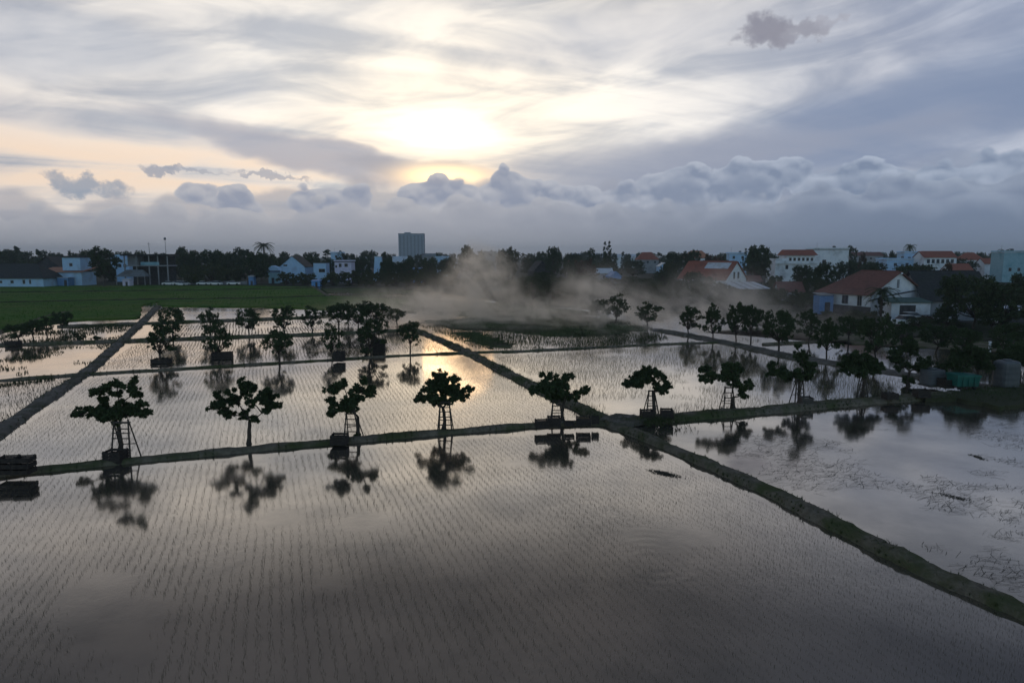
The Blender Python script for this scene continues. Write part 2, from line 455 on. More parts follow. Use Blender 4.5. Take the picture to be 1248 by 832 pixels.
def glassmat():
    m, t, b = mat_new('window glass')
    p = coords(t, False)
    put(t, b.inputs['Base Color'], mixc(t, noise(t, p, 0.7, 2), (0.012, 0.016, 0.022), (0.030, 0.036, 0.046)))
    b.inputs['Roughness'].default_value = 0.08; b.inputs['Specular IOR Level'].default_value = 0.5
    return m
M['glass'] = glassmat()

# ------------------------------------------------------------------ leaves, limbs, trees
rng = np.random.default_rng(7)
def leaf_quads(centers, radii, counts, size, seed=0, squash=0.8, outward=0.8, droop=0.0, split=True):
    """many small rhombic leaves filling clumps; the outer ones point outwards so that the outline is ragged"""
    g = np.random.default_rng(seed)
    P, D, S = [], [], []
    if split:
        # break every clump into uneven smaller ones so that no clump reads as a ball
        c2, r2, n2 = [], [], []
        for c, r, n in zip(centers, radii, counts):
            m = int(g.integers(12, 18))
            for j in range(m):
                d = g.normal(size=3); d /= np.linalg.norm(d); d[2] *= 0.75
                rr = r * g.uniform(0.15, 0.42)
                c2.append(np.asarray(c) + d * r * g.uniform(0.2, 1.3)); r2.append(rr); n2.append(n * 1.5 * rr * rr / (r * r) )
        centers, radii, counts = c2, r2, n2
    for c, r, n in zip(centers, radii, counts):
        n = max(6, int(n))
        d = g.normal(size=(n, 3)); d /= np.linalg.norm(d, axis=1, keepdims=True)
        # twigs: leaves gather on a few spokes of each clump
        k = max(7, n // 18)
        sp = g.normal(size=(k, 3)); sp /= np.linalg.norm(sp, axis=1, keepdims=True)
        pick = sp[g.integers(0, k, n)]; reach = 0.75 + 0.45 * g.random(k)
        d = d * 0.55 + pick; d /= np.linalg.norm(d, axis=1, keepdims=True)
        rad = r * (0.25 + 0.85 * g.random(n) ** 0.55) * (0.8 + 0.35 * g.random(n))
        p = d * rad[:, None]; p[:, 2] *= squash
        P.append(p + np.array(c)); 
        o = d * outward * 1.5 + g.normal(size=(n, 3)) * 0.55; o[:, 2] -= droop
        D.append(o / np.linalg.norm(o, axis=1, keepdims=True)); S.append(size * (0.65 + 0.7 * g.random(n)))
    P = np.concatenate(P); D = np.concatenate(D); S = np.concatenate(S)
    side = np.cross(D, g.normal(size=D.shape)); side /= np.linalg.norm(side, axis=1, keepdims=True) + 1e-9
    n = len(P)
    V = np.empty((n, 4, 3), dtype=np.float32)
    V[:, 0] = P - D * (S * 0.5)[:, None]
    V[:, 1] = P + side * (S * 0.19)[:, None] + D * (S * 0.06)[:, None]
    V[:, 2] = P + D * (S * 0.62)[:, None]
    V[:, 3] = P - side * (S * 0.19)[:, None] + D * (S * 0.06)[:, None]
    return V.reshape(-1, 3), np.arange(n * 4, dtype=np.int32).reshape(n, 4)

def limb(mb, a, b, r0, r1, sag, g, steps=5, seg=6):
    a, b = Vector(a), Vector(b)
    pts, rr = [], []
    off = Vector((g.normal() * sag, g.normal() * sag, g.normal() * sag * 0.6))
    for i in range(steps + 1):
        f = i / steps
        p = a.lerp(b, f) + off * math.sin(math.pi * f) + Vector((g.normal(), g.normal(), g.normal())) * sag * 0.12 * (0 < i < steps)
        pts.append(p); rr.append(r0 + (r1 - r0) * f)
    mb.tube(pts, rr, seg)
    return pts

def orchard_tree(base, clumps, label, group, seed, fork=None, trunk_r=0.13):
    """clumps: [(offset vector from base, radius)]; builds crown and trunk with a limb into every clump"""
    g = np.random.default_rng(seed)
    n0 = len(clumps)
    for i in range(n0):
        for j in range(i):
            (a, ra), (b, rb) = clumps[i], clumps[j]
            dd = math.dist(a, b)
            if 0.9 * (ra + rb) < dd < 1.45 * (ra + rb) and g.random() < 0.38: clumps.append((tuple((p + q) / 2 for p, q in zip(a, b)), 0.55 * min(ra, rb)))
    root = empty('orchard_tree', base, 0, label, 'tree', group)
    cs = [np.array(c) for c, r in clumps]; rs = [r for c, r in clumps]
    V, F = leaf_quads(cs, rs, [150 + 1500 * r for r in rs], 0.165, seed, 0.9)
    mesh_np('crown', V, F, M['leaf'], root)
    mb = MB()
    low = min(c[2] - r for c, r in zip(cs, rs))
    fk = Vector(fork) if fork is not None else Vector((g.normal() * 0.1, 0, low + 0.15))
    limb(mb, (0, 0, -0.35), fk, trunk_r, trunk_r * 0.72, 0.06, g, 6, 8)
    # flare of roots
    for k in range(5):
        a = k * 1.256 + g.random(); mb.tube([(math.cos(a) * 0.26, math.sin(a) * 0.26, -0.3), (math.cos(a) * 0.12, math.sin(a) * 0.12, 0.0), (0, 0, 0.35)], [0.05, 0.055, 0.07], 5)
    order = sorted(range(len(cs)), key=lambda i: (Vector(cs[i]) - fk).length)
    nodes = [fk]
    for i in order:
        c = Vector(cs[i])
        par = min(nodes, key=lambda q: (q - c).length + 0.35 * (q - fk).length)
        th = trunk_r * (0.52 if par is fk else 0.36)
        pts = limb(mb, par, c, th, th * 0.35, 0.06, g, 4, 5)
        nodes.append(pts[3])
    mb.build('trunk', M['bark'], root, True)
    return root

def generic_tree(name, seed, height, width, trunk_h, mat, leaf, nclump, cat='tree', per=1.0, trunk_r=0.2, shape='round', loc=(0, 0, 0), squash=0.8):
    g = np.random.default_rng(seed)
    root = empty(name, loc, 0, None, cat)
    ch = height - trunk_h
    cs, rs = [], []
    for i in range(nclump):
        f = (i + 0.5) / nclump
        z = trunk_h + ch * (0.12 + 0.82 * f)
        if shape == 'round': w = math.sin(math.pi * (0.18 + 0.74 * f)) ** 0.8
        elif shape == 'flat': w = 0.55 + 0.5 * math.sin(math.pi * (0.1 + 0.8 * f))
        elif shape == 'tall': w = 0.5 + 0.5 * math.sin(math.pi * (0.1 + 0.85 * f))
        else: w = 1.0 - 0.8 * f
        a = i * 2.399 + g.random() * 0.9
        rr = width * 0.5 * w * (0.35 + 0.6 * math.sqrt(g.random()))
        r = width * (0.13 + 0.08 * g.random()) * (1.0 if shape != 'cone' else 0.8)
        cs.append(np.array((rr * math.cos(a), rr * math.sin(a), min(z + g.normal() * 0.06 * ch, height - r * 0.6)))); rs.append(r)
    V, F = leaf_quads(cs, rs, [per * 95 * (r / (width * 0.17)) ** 2 for r in rs], leaf, seed + 1, squash)
    mesh_np('crown', V, F, mat, root)
    mb = MB()
    fk = Vector((g.normal() * 0.04 * width, g.normal() * 0.04 * width, trunk_h * 0.8))
    limb(mb, (0, 0, -0.4), fk, trunk_r, trunk_r * 0.75, trunk_r * 0.5, g, 4, 7)
    for c in cs:
        limb(mb, fk, Vector(c), trunk_r * 0.45, trunk_r * 0.12, width * 0.03, g, 3, 4)
    mb.build('trunk', M['bark'], root, True)
    return root, [(c, []) for c in children(root)]

def palm_tree(seed, height, loc=(0, 0, 0), fl=2.6):
    g = np.random.default_rng(seed)
    root = empty('palm_tree', loc, 0, None, 'palm tree')
    lean = (g.normal() * 0.5, g.normal() * 0.5)
    top = Vector((lean[0], lean[1], height))
    mb = MB(); mb.tube([(0, 0, -0.4), (lean[0] * 0.25, lean[1] * 0.25, height * 0.4), (lean[0] * 0.6, lean[1] * 0.6, height * 0.75), top], [0.24, 0.17, 0.15, 0.13], 7)
    mb.build('trunk', M['bark'], root, True)
    V, F = [], []
    for k in range(24):
        a = k * 2.399; up = 0.95 - 1.45 * (k / 24)
        prev = None
        for j in range(8):
            f = j / 7
            p = top + Vector((math.cos(a) * fl * f, math.sin(a) * fl * f, fl * (up * f - 0.75 * f * f)))
            if prev is not None:
                side = Vector((-math.sin(a), math.cos(a), 0)) * (0.75 * (1 - 0.6 * f)); dn = Vector((0, 0, -0.30))
                for s_ in (1, -1):
                    for h in (0.0, 0.5):
                        q = prev.lerp(p, h); b = len(V)
                        V += [q, q + (p - prev) * 0.42, q + (p - prev) * 0.8 + side * s_ + dn]; F.append((b, b + 1, b + 2))
            prev = p
    mesh_np('crown', [tuple(v) for v in V], F, M['leaf2'], root)
    return root, [(c, []) for c in children(root)]

# ------------------------------------------------------------------ land and water
AZR = math.atan2(-304.0, 832 * math.cos(PITCH) + 104 * math.sin(PITCH))     # rice rows run towards this azimuth
D1 = np.array((math.sin(AZR), math.cos(AZR))); D2 = np.array((math.cos(AZR), -math.sin(AZR)))

def landmat(name, c1, c2, c3, s1=1.5, s3=0.12, rough=0.95, bstr=0.6, bdist=0.08, c4=None, s4=0.5):
    m, t, b = mat_new(name)
    p = coords(t)
    col = mixc(t, noise(t, p, s1, 6, 0.65).step(0.35, 0.65), c1, c2)
    col = mixc(t, noise(t, p, s3, 5, 0.6).step(0.42, 0.62), col, c3)
    if c4: col = mixc(t, noise(t, p, s4, 5, 0.7).step(0.52, 0.66), col, c4)
    put(t, b.inputs['Base Color'], col)
    b.inputs['Roughness'].default_value = rough; b.inputs['Specular IOR Level'].default_value = 0.05
    bump(t, b, noise(t, p, s1 * 4, 5, 0.65), bstr, bdist)
    return m
M['soil'] = landmat('earth', (0.055, 0.045, 0.036), (0.095, 0.078, 0.062), (0.045, 0.050, 0.028), 2.5, 0.5)
M['bank'] = landmat('grassy bank', (0.125, 0.106, 0.080), (0.200, 0.170, 0.130), (0.070, 0.084, 0.036), 3.5, 0.45, c4=(0.100, 0.092, 0.055), s4=0.9)
M['track'] = landmat('dirt track', (0.130, 0.113, 0.096), (0.190, 0.166, 0.142), (0.078, 0.076, 0.054), 2.0, 0.35, c4=(0.22, 0.20, 0.175), s4=0.7)
M['green'] = landmat('young rice', (0.040, 0.112, 0.012), (0.080, 0.165, 0.024), (0.085, 0.135, 0.024), 0.5, 0.05, 0.9, 0.8, 0.15, c4=(0.034, 0.082, 0.014), s4=0.11)
M['green2'] = landmat('thin rice', (0.045, 0.080, 0.024), (0.080, 0.110, 0.040), (0.064, 0.066, 0.040), 0.8, 0.10, 0.9, 0.8, 0.12)
M['village'] = landmat('village ground', (0.045, 0.042, 0.034), (0.080, 0.072, 0.058), (0.032, 0.042, 0.022), 0.5, 0.05, c4=(0.13, 0.12, 0.105), s4=0.08)
M['far'] = landmat('far plain', (0.030, 0.038, 0.024), (0.050, 0.056, 0.036), (0.060, 0.058, 0.050), 0.05, 0.01)

def watermat():
    m, t, b = mat_new('paddy water')
    p = coords(t)
    mud = mixc(t, noise(t, p, 0.22, 5, 0.6).step(0.35, 0.7), (0.050, 0.045, 0.038), (0.092, 0.078, 0.062))
    put(t, b.inputs['Base Color'], mud)
    b.inputs['IOR'].default_value = 1.6
    b.inputs['Specular Tint'].default_value = (1.0, 0.95, 0.90, 1)
    b.inputs['Specular IOR Level'].default_value = 0.5
    put(t, b.inputs['Roughness'], noise(t, p, 0.12, 3, 0.6).step(0.40, 0.75) * 0.08 + 0.06)
    fine = noise(t, p, 7.0, 3, 0.55) * 0.35 + noise(t, p, 1.6, 3, 0.5)
    gust = noise(t, p, 0.055, 3, 0.6).step(0.46, 0.66)
    # rings and drifting wrinkles on the open near water
    rings = None
    for px, py, wl, rad, amp in ((655, 788, 0.42, 3.2, 1.0), (720, 745, 0.36, 2.2, 0.6), (790, 682, 0.5, 3.5, 0.8), (560, 640, 0.6, 3.0, 0.4)):
        c = at(px, py)
        n = t.nodes.new("ShaderNodeVectorMath"); n.operation = 'DISTANCE'
        wob = t.nodes.new("ShaderNodeVectorMath"); wob.operation = 'ADD'
        nz = noise(t, p, 0.35, 4, 0.65, col=True)
        t.links.new(p.s, wob.inputs[0]); t.links.new(nz.s, wob.inputs[1])
        t.links.new(wob.outputs[0], n.inputs[0]); n.inputs[1].default_value = (c.x + 0.5, c.y + 0.5, 0.5)
        d = E(t, n.outputs['Value'])
        w_ = (d * (6.283 / wl))._m('SINE') * d.step(rad, rad * 0.4) * amp * noise(t, p, 0.5, 2).step(0.42, 0.6)
        rings = w_ if rings is None else rings + w_
    h = fine * (gust * 0.9 + 0.25) * 0.016 + rings * 0.0022
    bump(t, b, h, 1.0, 0.22)
    # made-up gloss mixed in to brighten the reflected sky beyond real water
    gl = t.nodes.new('ShaderNodeBsdfGlossy'); gl.inputs['Color'].default_value = (0.86, 0.79, 0.70, 1)
    t.links.new(b.inputs['Roughness'].links[0].from_socket, gl.inputs['Roughness']); t.links.new(b.inputs['Normal'].links[0].from_socket, gl.inputs['Normal'])
    mx = t.nodes.new('ShaderNodeMixShader'); put(t, mx.inputs[0], noise(t, p, 0.16, 5, 0.65).step(0.30, 0.62) * 0.20 + 0.22)
    t.links.new(b.outputs[0], mx.inputs[1]); t.links.new(gl.outputs[0], mx.inputs[2]); t.links.new(mx.outputs[0], t.nodes['Material Output'].inputs['Surface'])
    return m
M['water'] = watermat()

def sheet(name, pts, z, mat, depth=None):
    """a level sheet of ground; pts in world x, y"""
    n = len(pts)
    bm = bmesh.new()
    top = [bm.verts.new((x, y, z)) for x, y in pts]
    f = bm.faces.new(top)
    if f.normal.z < 0: f.normal_flip()
    if depth:
        bot = [bm.verts.new((x, y, z - depth)) for x, y in pts]
        for i in range(n): bm.faces.new((top[i], top[(i + 1) % n], bot[(i + 1) % n], bot[i]))
    bmesh.ops.triangulate(bm, faces=[f])
    bmesh.ops.recalc_face_normals(bm, faces=bm.faces)
    me = bpy.data.meshes.new(name); bm.to_mesh(me); bm.free(); me.materials.append(mat)
    o = bpy.data.objects.new(name, me); COL.objects.link(o)
    return tag(o, kind='structure')

def wobble(pts, step, amp, seed, closed=True):
    """resample a px outline in the world with an uneven edge"""
    g = np.random.default_rng(seed); out = []
    W = [at(*p) for p in pts]
    for i in range(len(W) if closed else len(W) - 1):
        a, b = W[i], W[(i + 1) % len(W)]
        n = max(1, min(200, int((b - a).length / step)))
        for k in range(n):
            p = a.lerp(b, k / n); out.append((p.x + g.normal() * amp, p.y + g.normal() * amp))
    if not closed: out.append((W[-1].x, W[-1].y))
    return out

sheet('ground', [(-4000, -60), (4000, -60), (4000, 4200), (-4000, 4200)], -0.5, M['far'])
sheet('water', [(-160, 4), (140, 4), (220, 260), (-200, 260)], 0.0, M['water'])
sheet('village_ground', wobble([(-900, 349.5), (-300, 349), (0, 348.5), (300, 348), (390, 350), (520, 354), (600, 366), (720, 377), (850, 381), (940, 399), (1000, 404), (1100, 411), (1248, 417), (1500, 424), (2300, 430), (5000, 330), (1400, 318), (-300, 318), (-2600, 330)], 3.0, 0.25, 1), 0.16, M['village'], 0.6)
sheet('rice_field', wobble([(-300, 349.3), (0, 348.8), (300, 348.3), (385, 350.5), (398, 361.5), (500, 364.5), (488, 377), (400, 377.5), (320, 374.5), (196, 373.5), (192, 368), (174, 372), (168, 388), (86, 391), (0, 405), (-250, 430)], 2.0, 0.18, 2), 0.22, M['green'], 0.4)
sheet('rice_field', wobble([(512, 392), (570, 388), (640, 385), (745, 390), (792, 402), (735, 409), (690, 411), (640, 408), (604, 403), (560, 402)], 0.5, 0.6, 3), 0.012, M['green2'], 0.3)
sheet('rice_field', wobble([(548, 405), (588, 405), (628, 423), (596, 425)], 0.4, 0.45, 8), 0.012, M['green2'], 0.3)
sheet('field', wobble([(398, 362), (500, 365), (600, 369), (700, 378), (735, 383), (640, 386), (560, 385), (496, 381), (480, 377), (400, 377)], 1.2, 0.4, 10), 0.10, M['green2'], 0.3)
sheet('mud_bank', wobble([(390, 352), (470, 352), (515, 357), (500, 366), (408, 362)], 1.5, 0.3, 6), 0.23, M['green2'], 0.3)
for k, (cx, cy, w_, h_) in enumerate(((415, 359.3, 17, 1.8), (481, 360.6, 15, 2.0), (520, 358.5, 6, 1.0))):
    sheet('water', wobble([(cx + w_ * math.cos(a * 0.5236), cy + h_ * math.sin(a * 0.5236)) for a in range(12)], 1.0, 0.12, 30 + k), 0.245 + 0.004 * (k % 2), M['water'])
sheet('mud_bank', wobble([(860, 405), (930, 403), (1010, 408), (1040, 420), (1248, 430), (1400, 440), (1400, 426), (1100, 412), (940, 399)], 0.8, 0.3, 7), 0.06, M['bank'], 0.3)

def smooth_poly(pts, step):
    """px polyline -> evenly spaced world points along a Catmull-Rom curve"""
    W = [at(*p) for p in pts]; W = [W[0] * 2 - W[1]] + W + [W[-1] * 2 - W[-2]]
    dense = []
    for i in range(1, len(W) - 2):
        for k in range(24):
            u = k / 24; a, b, c, d = W[i - 1], W[i], W[i + 1], W[i + 2]
            dense.append(0.5 * ((2 * b) + (c - a) * u + (2 * a - 5 * b + 4 * c - d) * u * u + (3 * b - a - 3 * c + d) * u ** 3))
    dense.append(W[-2]); out = [dense[0]]; acc = 0
    for p, q in zip(dense, dense[1:]):
        L = (q - p).length
        while acc + L >= step:
            p = p.lerp(q, (step - acc) / L); L = (q - p).length; acc = 0; out.append(p)
        acc += L
    return out

def vnoise(x, y, scale, seed):
    """smooth value noise on arrays"""
    g = np.random.default_rng(seed); T = g.random((64, 64))
    u, v = x / scale, y / scale; i, j = np.floor(u).astype(int), np.floor(v).astype(int); f, h = u - i, v - j
    f, h = f * f * (3 - 2 * f), h * h * (3 - 2 * h)
    a = lambda p, q: T[p % 64, q % 64]
    return (a(i, j) * (1 - f) + a(i + 1, j) * f) * (1 - h) + (a(i, j + 1) * (1 - f) + a(i + 1, j + 1) * f) * h

TUFT_P = []          # where grass grows along the banks: (x, y, z, height)
def bund(name, pts, width, height, mat, seed, step=0.35, tufts=5.0, wander=0.1, tz=0.16):
    """an earth bank along a px polyline, with crumbling sides and grass at its edges"""
    g = np.random.default_rng(seed)
    P = smooth_poly(pts, step); n = len(P)
    wob = np.cumsum(g.normal(size=n)) * 0.07; wob -= np.convolve(np.pad(wob, 8, 'edge'), np.ones(17) / 17, 'valid')
    ii = np.arange(n) * step; W1, W2 = vnoise(ii, ii * 0, 4.5, seed + 300), vnoise(ii, ii * 0, 1.4, seed + 400)
    prof = [(-0.62, -0.25), (-0.5, 0.35), (-0.40, 0.82), (-0.2, 1.0), (0.05, 0.95), (0.25, 1.0), (0.41, 0.8), (0.5, 0.35), (0.62, -0.25)]
    V = np.empty((n, len(prof), 3))
    for i, p in enumerate(P):
        d = (P[min(i + 1, n - 1)] - P[max(i - 1, 0)]).normalized(); s_ = Vector((d.y, -d.x, 0))
        wl = width * (1 + 0.06 * g.normal() + 0.20 * (W1[i] - 0.5) + 0.14 * (W2[i] - 0.5)); hl = height * (0.8 + 0.45 * W2[i]); o = wob[i] * wander * 2
        for k, (u, z) in enumerate(prof):
            q = p + s_ * (u * wl + o + g.normal() * 0.03 * width)
            V[i, k] = (q.x, q.y, max(-0.2, z * hl * (1 + 0.07 * g.normal())))
        for _ in range(g.poisson(tufts * step * 2.0 * W1[(i * 7) % n] * W2[i] * 2)):
            u = g.choice((-1, 1)) * (0.36 + 0.2 * g.random()) if g.random() < 0.75 else g.uniform(-0.3, 0.3)
            q = p + s_ * (u * wl + o); TUFT_P.append((q.x, q.y, hl * (0.8 if abs(u) < 0.42 else 0.3), tz * (0.35 + 1.5 * g.random() ** 2)))
    m = len(prof); F = []
    for i in range(n - 1):
        for k in range(m - 1):
            F.append((i * m + k, i * m + k + 1, (i + 1) * m + k + 1, (i + 1) * m + k))
    F.append(tuple(range(m))[::-1]); F.append(tuple((n - 1) * m + k for k in range(m)))
    o = mesh_np(name, V.reshape(-1, 3), F, mat, smooth=True)
    return tag(o, kind='structure')

bund('paddy_bank', [(-160, 597), (0, 578.5), (300, 549), (600, 523), (700, 517), (752, 517)], 0.66, 0.22, M['bank'], 11, tufts=16, tz=0.13)
bund('paddy_bank', [(742, 517), (800, 540), (860, 566), (950, 606), (1050, 658), (1150, 706), (1248, 748), (1420, 830)], 0.78, 0.28, M['bank'], 12, 0.25, 34.0, tz=0.10)
bund('paddy_bank', [(500, 400), (530, 412), (570, 430), (640, 466), (700, 495), (752, 518)], 0.95, 0.27, M['bank'], 13, tz=0.22, tufts=22)
bund('paddy_bank', [(740, 518), (800, 512), (900, 504), (1060, 490), (1150, 483), (1248, 476), (1400, 466)], 1.2, 0.28, M['bank'], 14, tz=0.18, tufts=24)
bund('paddy_bank', [(-140, 474), (0, 464), (110, 456), (250, 448), (400, 439), (500, 433), (600, 429), (640, 428)], 0.42, 0.14, M['bank'], 15, 0.5)
bund('paddy_bank', [(612, 429.5), (700, 425), (800, 420), (890, 417)], 0.42, 0.14, M['bank'], 16, 0.5)
bund('paddy_bank', [(-140, 426), (0, 421), (150, 416), (270, 411.5), (400, 407), (505, 402)], 0.75, 0.24, M['bank'], 17, 0.6)
bund('paddy_bank', [(70, 398.5), (200, 393.5), (300, 390), (400, 386), (500, 381)], 0.75, 0.26, M['bank'], 18, 0.8)
bund('paddy_bank', [(-140, 372), (0, 370), (130, 367.2), (300, 364.5), (400, 362)], 0.7, 0.40, M['soil'], 19, 1.2)
bund('paddy_bank', [(-140, 359), (0, 357.5), (130, 356), (300, 353.6), (388, 351.5)], 0.8, 0.40, M['soil'], 20, 1.5)
bund('paddy_bank', [(378, 348.5), (388, 354), (400, 362.5)], 1.0, 0.45, M['bank'], 21, 0.8)
bund('paddy_bank', [(-10, 408), (30, 396), (60, 386), (88, 380)], 0.6, 0.3, M['bank'], 22, 0.5)
bund('paddy_bank', [(930, 420), (1000, 416.5), (1100, 412)], 0.5, 0.2, M['bank'], 23, 0.5)
bund('dirt_track', [(-90, 592), (-20, 540), (0, 526), (60, 484), (110, 450), (150, 414), (176, 390), (190, 376), (193, 373)], 1.1, 0.18, M['track'], 24, 0.4, 14.0, tz=0.14)
bund('dirt_track', [(800, 402), (850, 411), (900, 421), (960, 434), (1030, 445), (1100, 456), (1160, 467), (1220, 476), (1300, 487)], 1.7, 0.24, M['track'], 25, 0.4, 5.0)
# trodden patch where the banks meet
sheet('trodden_ground', wobble([(733, 515), (750, 509.5), (775, 511), (790, 517), (770, 522), (748, 521)], 0.3, 0.06, 26), 0.315, M['track'], 0.25)
# grassy bay at the far end of the near bank
sheet('grass_bay', wobble([(1180, 479), (1248, 472), (1400, 462), (1400, 486), (1248, 497), (1215, 500), (1170, 490), (1130, 490), (1130, 483)], 0.4, 0.15, 27), 0.30, M['green2'], 0.5)
for _ in range(900):
    q = at(rng.uniform(1135, 1340), rng.uniform(474, 494)); TUFT_P.append((q.x, q.y, 0.3, 0.14 * rng.uniform(0.5, 1.5)))
for _ in range(260):
    q = at(rng.normal(800, 16), rng.normal(517, 3.5)); TUFT_P.append((q.x, q.y, 0.2, 0.3 * rng.uniform(0.5, 1.4)))

def inside(poly, x, y):
    r = np.zeros(len(x), bool); n = len(poly)
    for i in range(n):
        x1, y1 = poly[i]; x2, y2 = poly[(i + 1) % n]
        c = ((y1 > y) != (y2 > y)) & (x < (x2 - x1) * (y - y1) / (y2 - y1 + 1e-12) + x1); r ^= c
    return r

def blades(P, hts, widths, nb, lean, seed):
    """nb thin triangular blades from each point"""
    g = np.random.default_rng(seed); n = len(P)
    P = np.repeat(P, nb, 0); hh = np.repeat(hts, nb) * g.uniform(0.6, 1.15, n * nb); ww = np.repeat(widths, nb)
    a = g.uniform(0, 2 * np.pi, n * nb); l = lean * hh * g.uniform(0.2, 1.2, n * nb)
    V = np.empty((n * nb, 3, 3), np.float32)
    b = a + g.uniform(-0.8, 0.8, n * nb) + np.pi / 2
    dx, dy = np.cos(b) * ww * 0.5, np.sin(b) * ww * 0.5
    V[:, 0] = P + np.stack([dx, dy, np.full_like(dx, -0.03)], 1); V[:, 1] = P - np.stack([dx, dy, np.full_like(dx, 0.03)], 1)
    V[:, 2] = P + np.stack([np.cos(a) * l, np.sin(a) * l, hh], 1)
    return V.reshape(-1, 3), np.arange(n * nb * 3, dtype=np.int32).reshape(-1, 3)

def grassmat(name, c1, c2):
    m, t, b = mat_new(name)
    g = t.nodes.new("ShaderNodeNewGeometry")
    put(t, b.inputs['Base Color'], mixc(t, E(t, g.outputs['Random Per Island']), c1, c2))
    b.inputs['Roughness'].default_value = 0.8; b.inputs['Specular IOR Level'].default_value = 0.15
    return m
M['seedling'] = grassmat('rice seedlings', (0.055, 0.055, 0.030), (0.12, 0.10, 0.062))
M['seedling2'] = grassmat('straw coloured rice', (0.095, 0.088, 0.045), (0.20, 0.165, 0.10))
M['grass'] = grassmat('bank grass', (0.035, 0.055, 0.018), (0.075, 0.088, 0.036))
M['greenrice'] = grassmat('green rice leaves', (0.048, 0.125, 0.014), (0.080, 0.175, 0.026))
M['straw'] = grassmat('wet straw', (0.070, 0.062, 0.050), (0.13, 0.112, 0.085))

def rice(label, pts, row, gap, ht, wd, nb, keep, seed, mat, jit=0.055, bare=0.0, bare_scale=5.0, miss=0.12):
    poly = [tuple(at(*p))[:2] for p in pts]
    A = np.array(poly); s1, s2 = A @ D1, A @ D2
    g = np.random.default_rng(seed)
    u, v = np.meshgrid(np.arange(s1.min(), s1.max(), gap), np.arange(s2.min(), s2.max(), row), indexing='ij')
    bend = (vnoise(u, v, 9.0, seed) - 0.5) * 0.6 + (vnoise(u, v * 3, 1.3, seed + 21) - 0.5) * 0.06
    u = (u + g.normal(size=u.shape) * gap * 0.28).ravel(); v = (v + bend + g.normal(size=v.shape) * jit).ravel()
    x, y = u * D1[0] + v * D2[0], u * D1[1] + v * D2[1]
    k = inside(poly, x, y) & (g.random(len(x)) > miss)
    if bare: k &= (vnoise(x, y, bare_scale, seed + 5) * 0.65 + vnoise(x, y, bare_scale * 0.3, seed + 9) * 0.35) > bare * (0.85 + 0.3 * g.random(len(x)))
    k &= g.random(len(x)) < keep
    x, y = x[k], y[k]
    h = ht * (0.45 + 0.7 * vnoise(x, y, 3.0, seed + 2) + 0.55 * g.random(len(x)) ** 2)
    V, F = blades(np.stack([x, y, np.zeros_like(x)], 1), h, np.full(len(x), wd), nb, 0.55, seed)
    o = mesh_np('rice_seedlings', V, F, mat)
    return tag(o, label, 'seedlings', None, 'stuff')

rice('thin rice seedlings in straight rows in the wide dark near water', [(-140, 604), (0, 588), (300, 559), (600, 533), (735, 526), (800, 553), (900, 597), (1020, 655), (1248, 764), (1500, 890), (-500, 890)], 0.30, 0.04, 0.085, 0.0075, 2, 1.0, 41, M['seedling'], 0.042, bare=0.24, bare_scale=6.0)
rice('straight rows of pale seedlings in the flooded field behind the near bank', [(-120, 585), (0, 572), (300, 542), (600, 517), (715, 509), (640, 471), (560, 431), (400, 444), (112, 461), (60, 498), (0, 540), (-60, 583)], 0.30, 0.05, 0.10, 0.0075, 2, 1.0, 42, M['seedling'], bare=0.12, bare_scale=8.0)
rice('taller straw coloured rice in the field right of the middle bank', [(600, 434), (760, 426), (890, 420), (940, 434), (1030, 449), (1150, 472), (1060, 484), (900, 497), (790, 507), (755, 509), (700, 485), (650, 460)], 0.30, 0.18, 0.22, 0.014, 3, 1.0, 43, M['seedling2'], 0.06, bare=0.28, bare_scale=5.0)
rice('rice seedlings between the second row of orchard trees', [(120, 450), (400, 436), (545, 427), (506, 406), (400, 410), (270, 415), (165, 419)], 0.34, 0.24, 0.15, 0.022, 3, 1.0, 44, M['seedling'], bare=0.30, bare_scale=7.0)
rice('sparse seedlings in the strip of water under the third tree row', [(178, 412), (400, 404), (490, 399), (480, 386), (400, 389), (200, 397)], 0.4, 0.35, 0.18, 0.05, 3, 0.8, 45, M['seedling'], bare=0.40, bare_scale=7.0)
rice('green seedlings beside the dirt track at the edge of the picture', [(-100, 478), (70, 462), (92, 461), (60, 480), (0, 520), (-80, 575)], 0.30, 0.18, 0.17, 0.026, 3, 1.0, 46, M['seedling'], bare=0.25)
rice('tufts of rice on the thin green plot before the smoke', [(505, 394), (570, 386), (640, 383), (750, 388), (806, 402), (815, 413), (720, 426), (640, 427), (580, 424), (540, 408)], 0.34, 0.22, 0.22, 0.045, 4, 0.9, 47, M['grass'], 0.08, bare=0.30)
rice('sparse rice left in the shallow water under the right-hand orchard', [(900, 412), (1030, 425), (1248, 440), (1248, 468), (1160, 462), (1030, 441), (940, 425)], 0.34, 0.28, 0.2, 0.035, 3, 0.6, 48, M['seedling2'], 0.1, bare=0.45)
rice('ragged green weeds growing out of the water left of the dirt track', [(-100, 424), (0, 419), (150, 413), (168, 396), (100, 396), (80, 402), (0, 408), (-60, 412)], 0.3, 0.25, 0.22, 0.06, 5, 0.9, 61, M['grass'], 0.15, bare=0.50, bare_scale=4.0)
rice('patches of low weeds in the pink lit water left of the dirt track', [(-100, 428), (0, 425), (140, 419), (104, 446), (0, 460), (-100, 470)], 0.25, 0.22, 0.16, 0.06, 5, 0.9, 62, M['grass'], 0.15, bare=0.56, bare_scale=4.0)
rice('strip of short green grass under the bank left of the dirt track', [(-100, 476), (0, 467), (72, 461), (64, 464), (0, 472), (-100, 486)], 0.15, 0.12, 0.14, 0.04, 4, 0.9, 63, M['grass'], 0.1, bare=0.2)
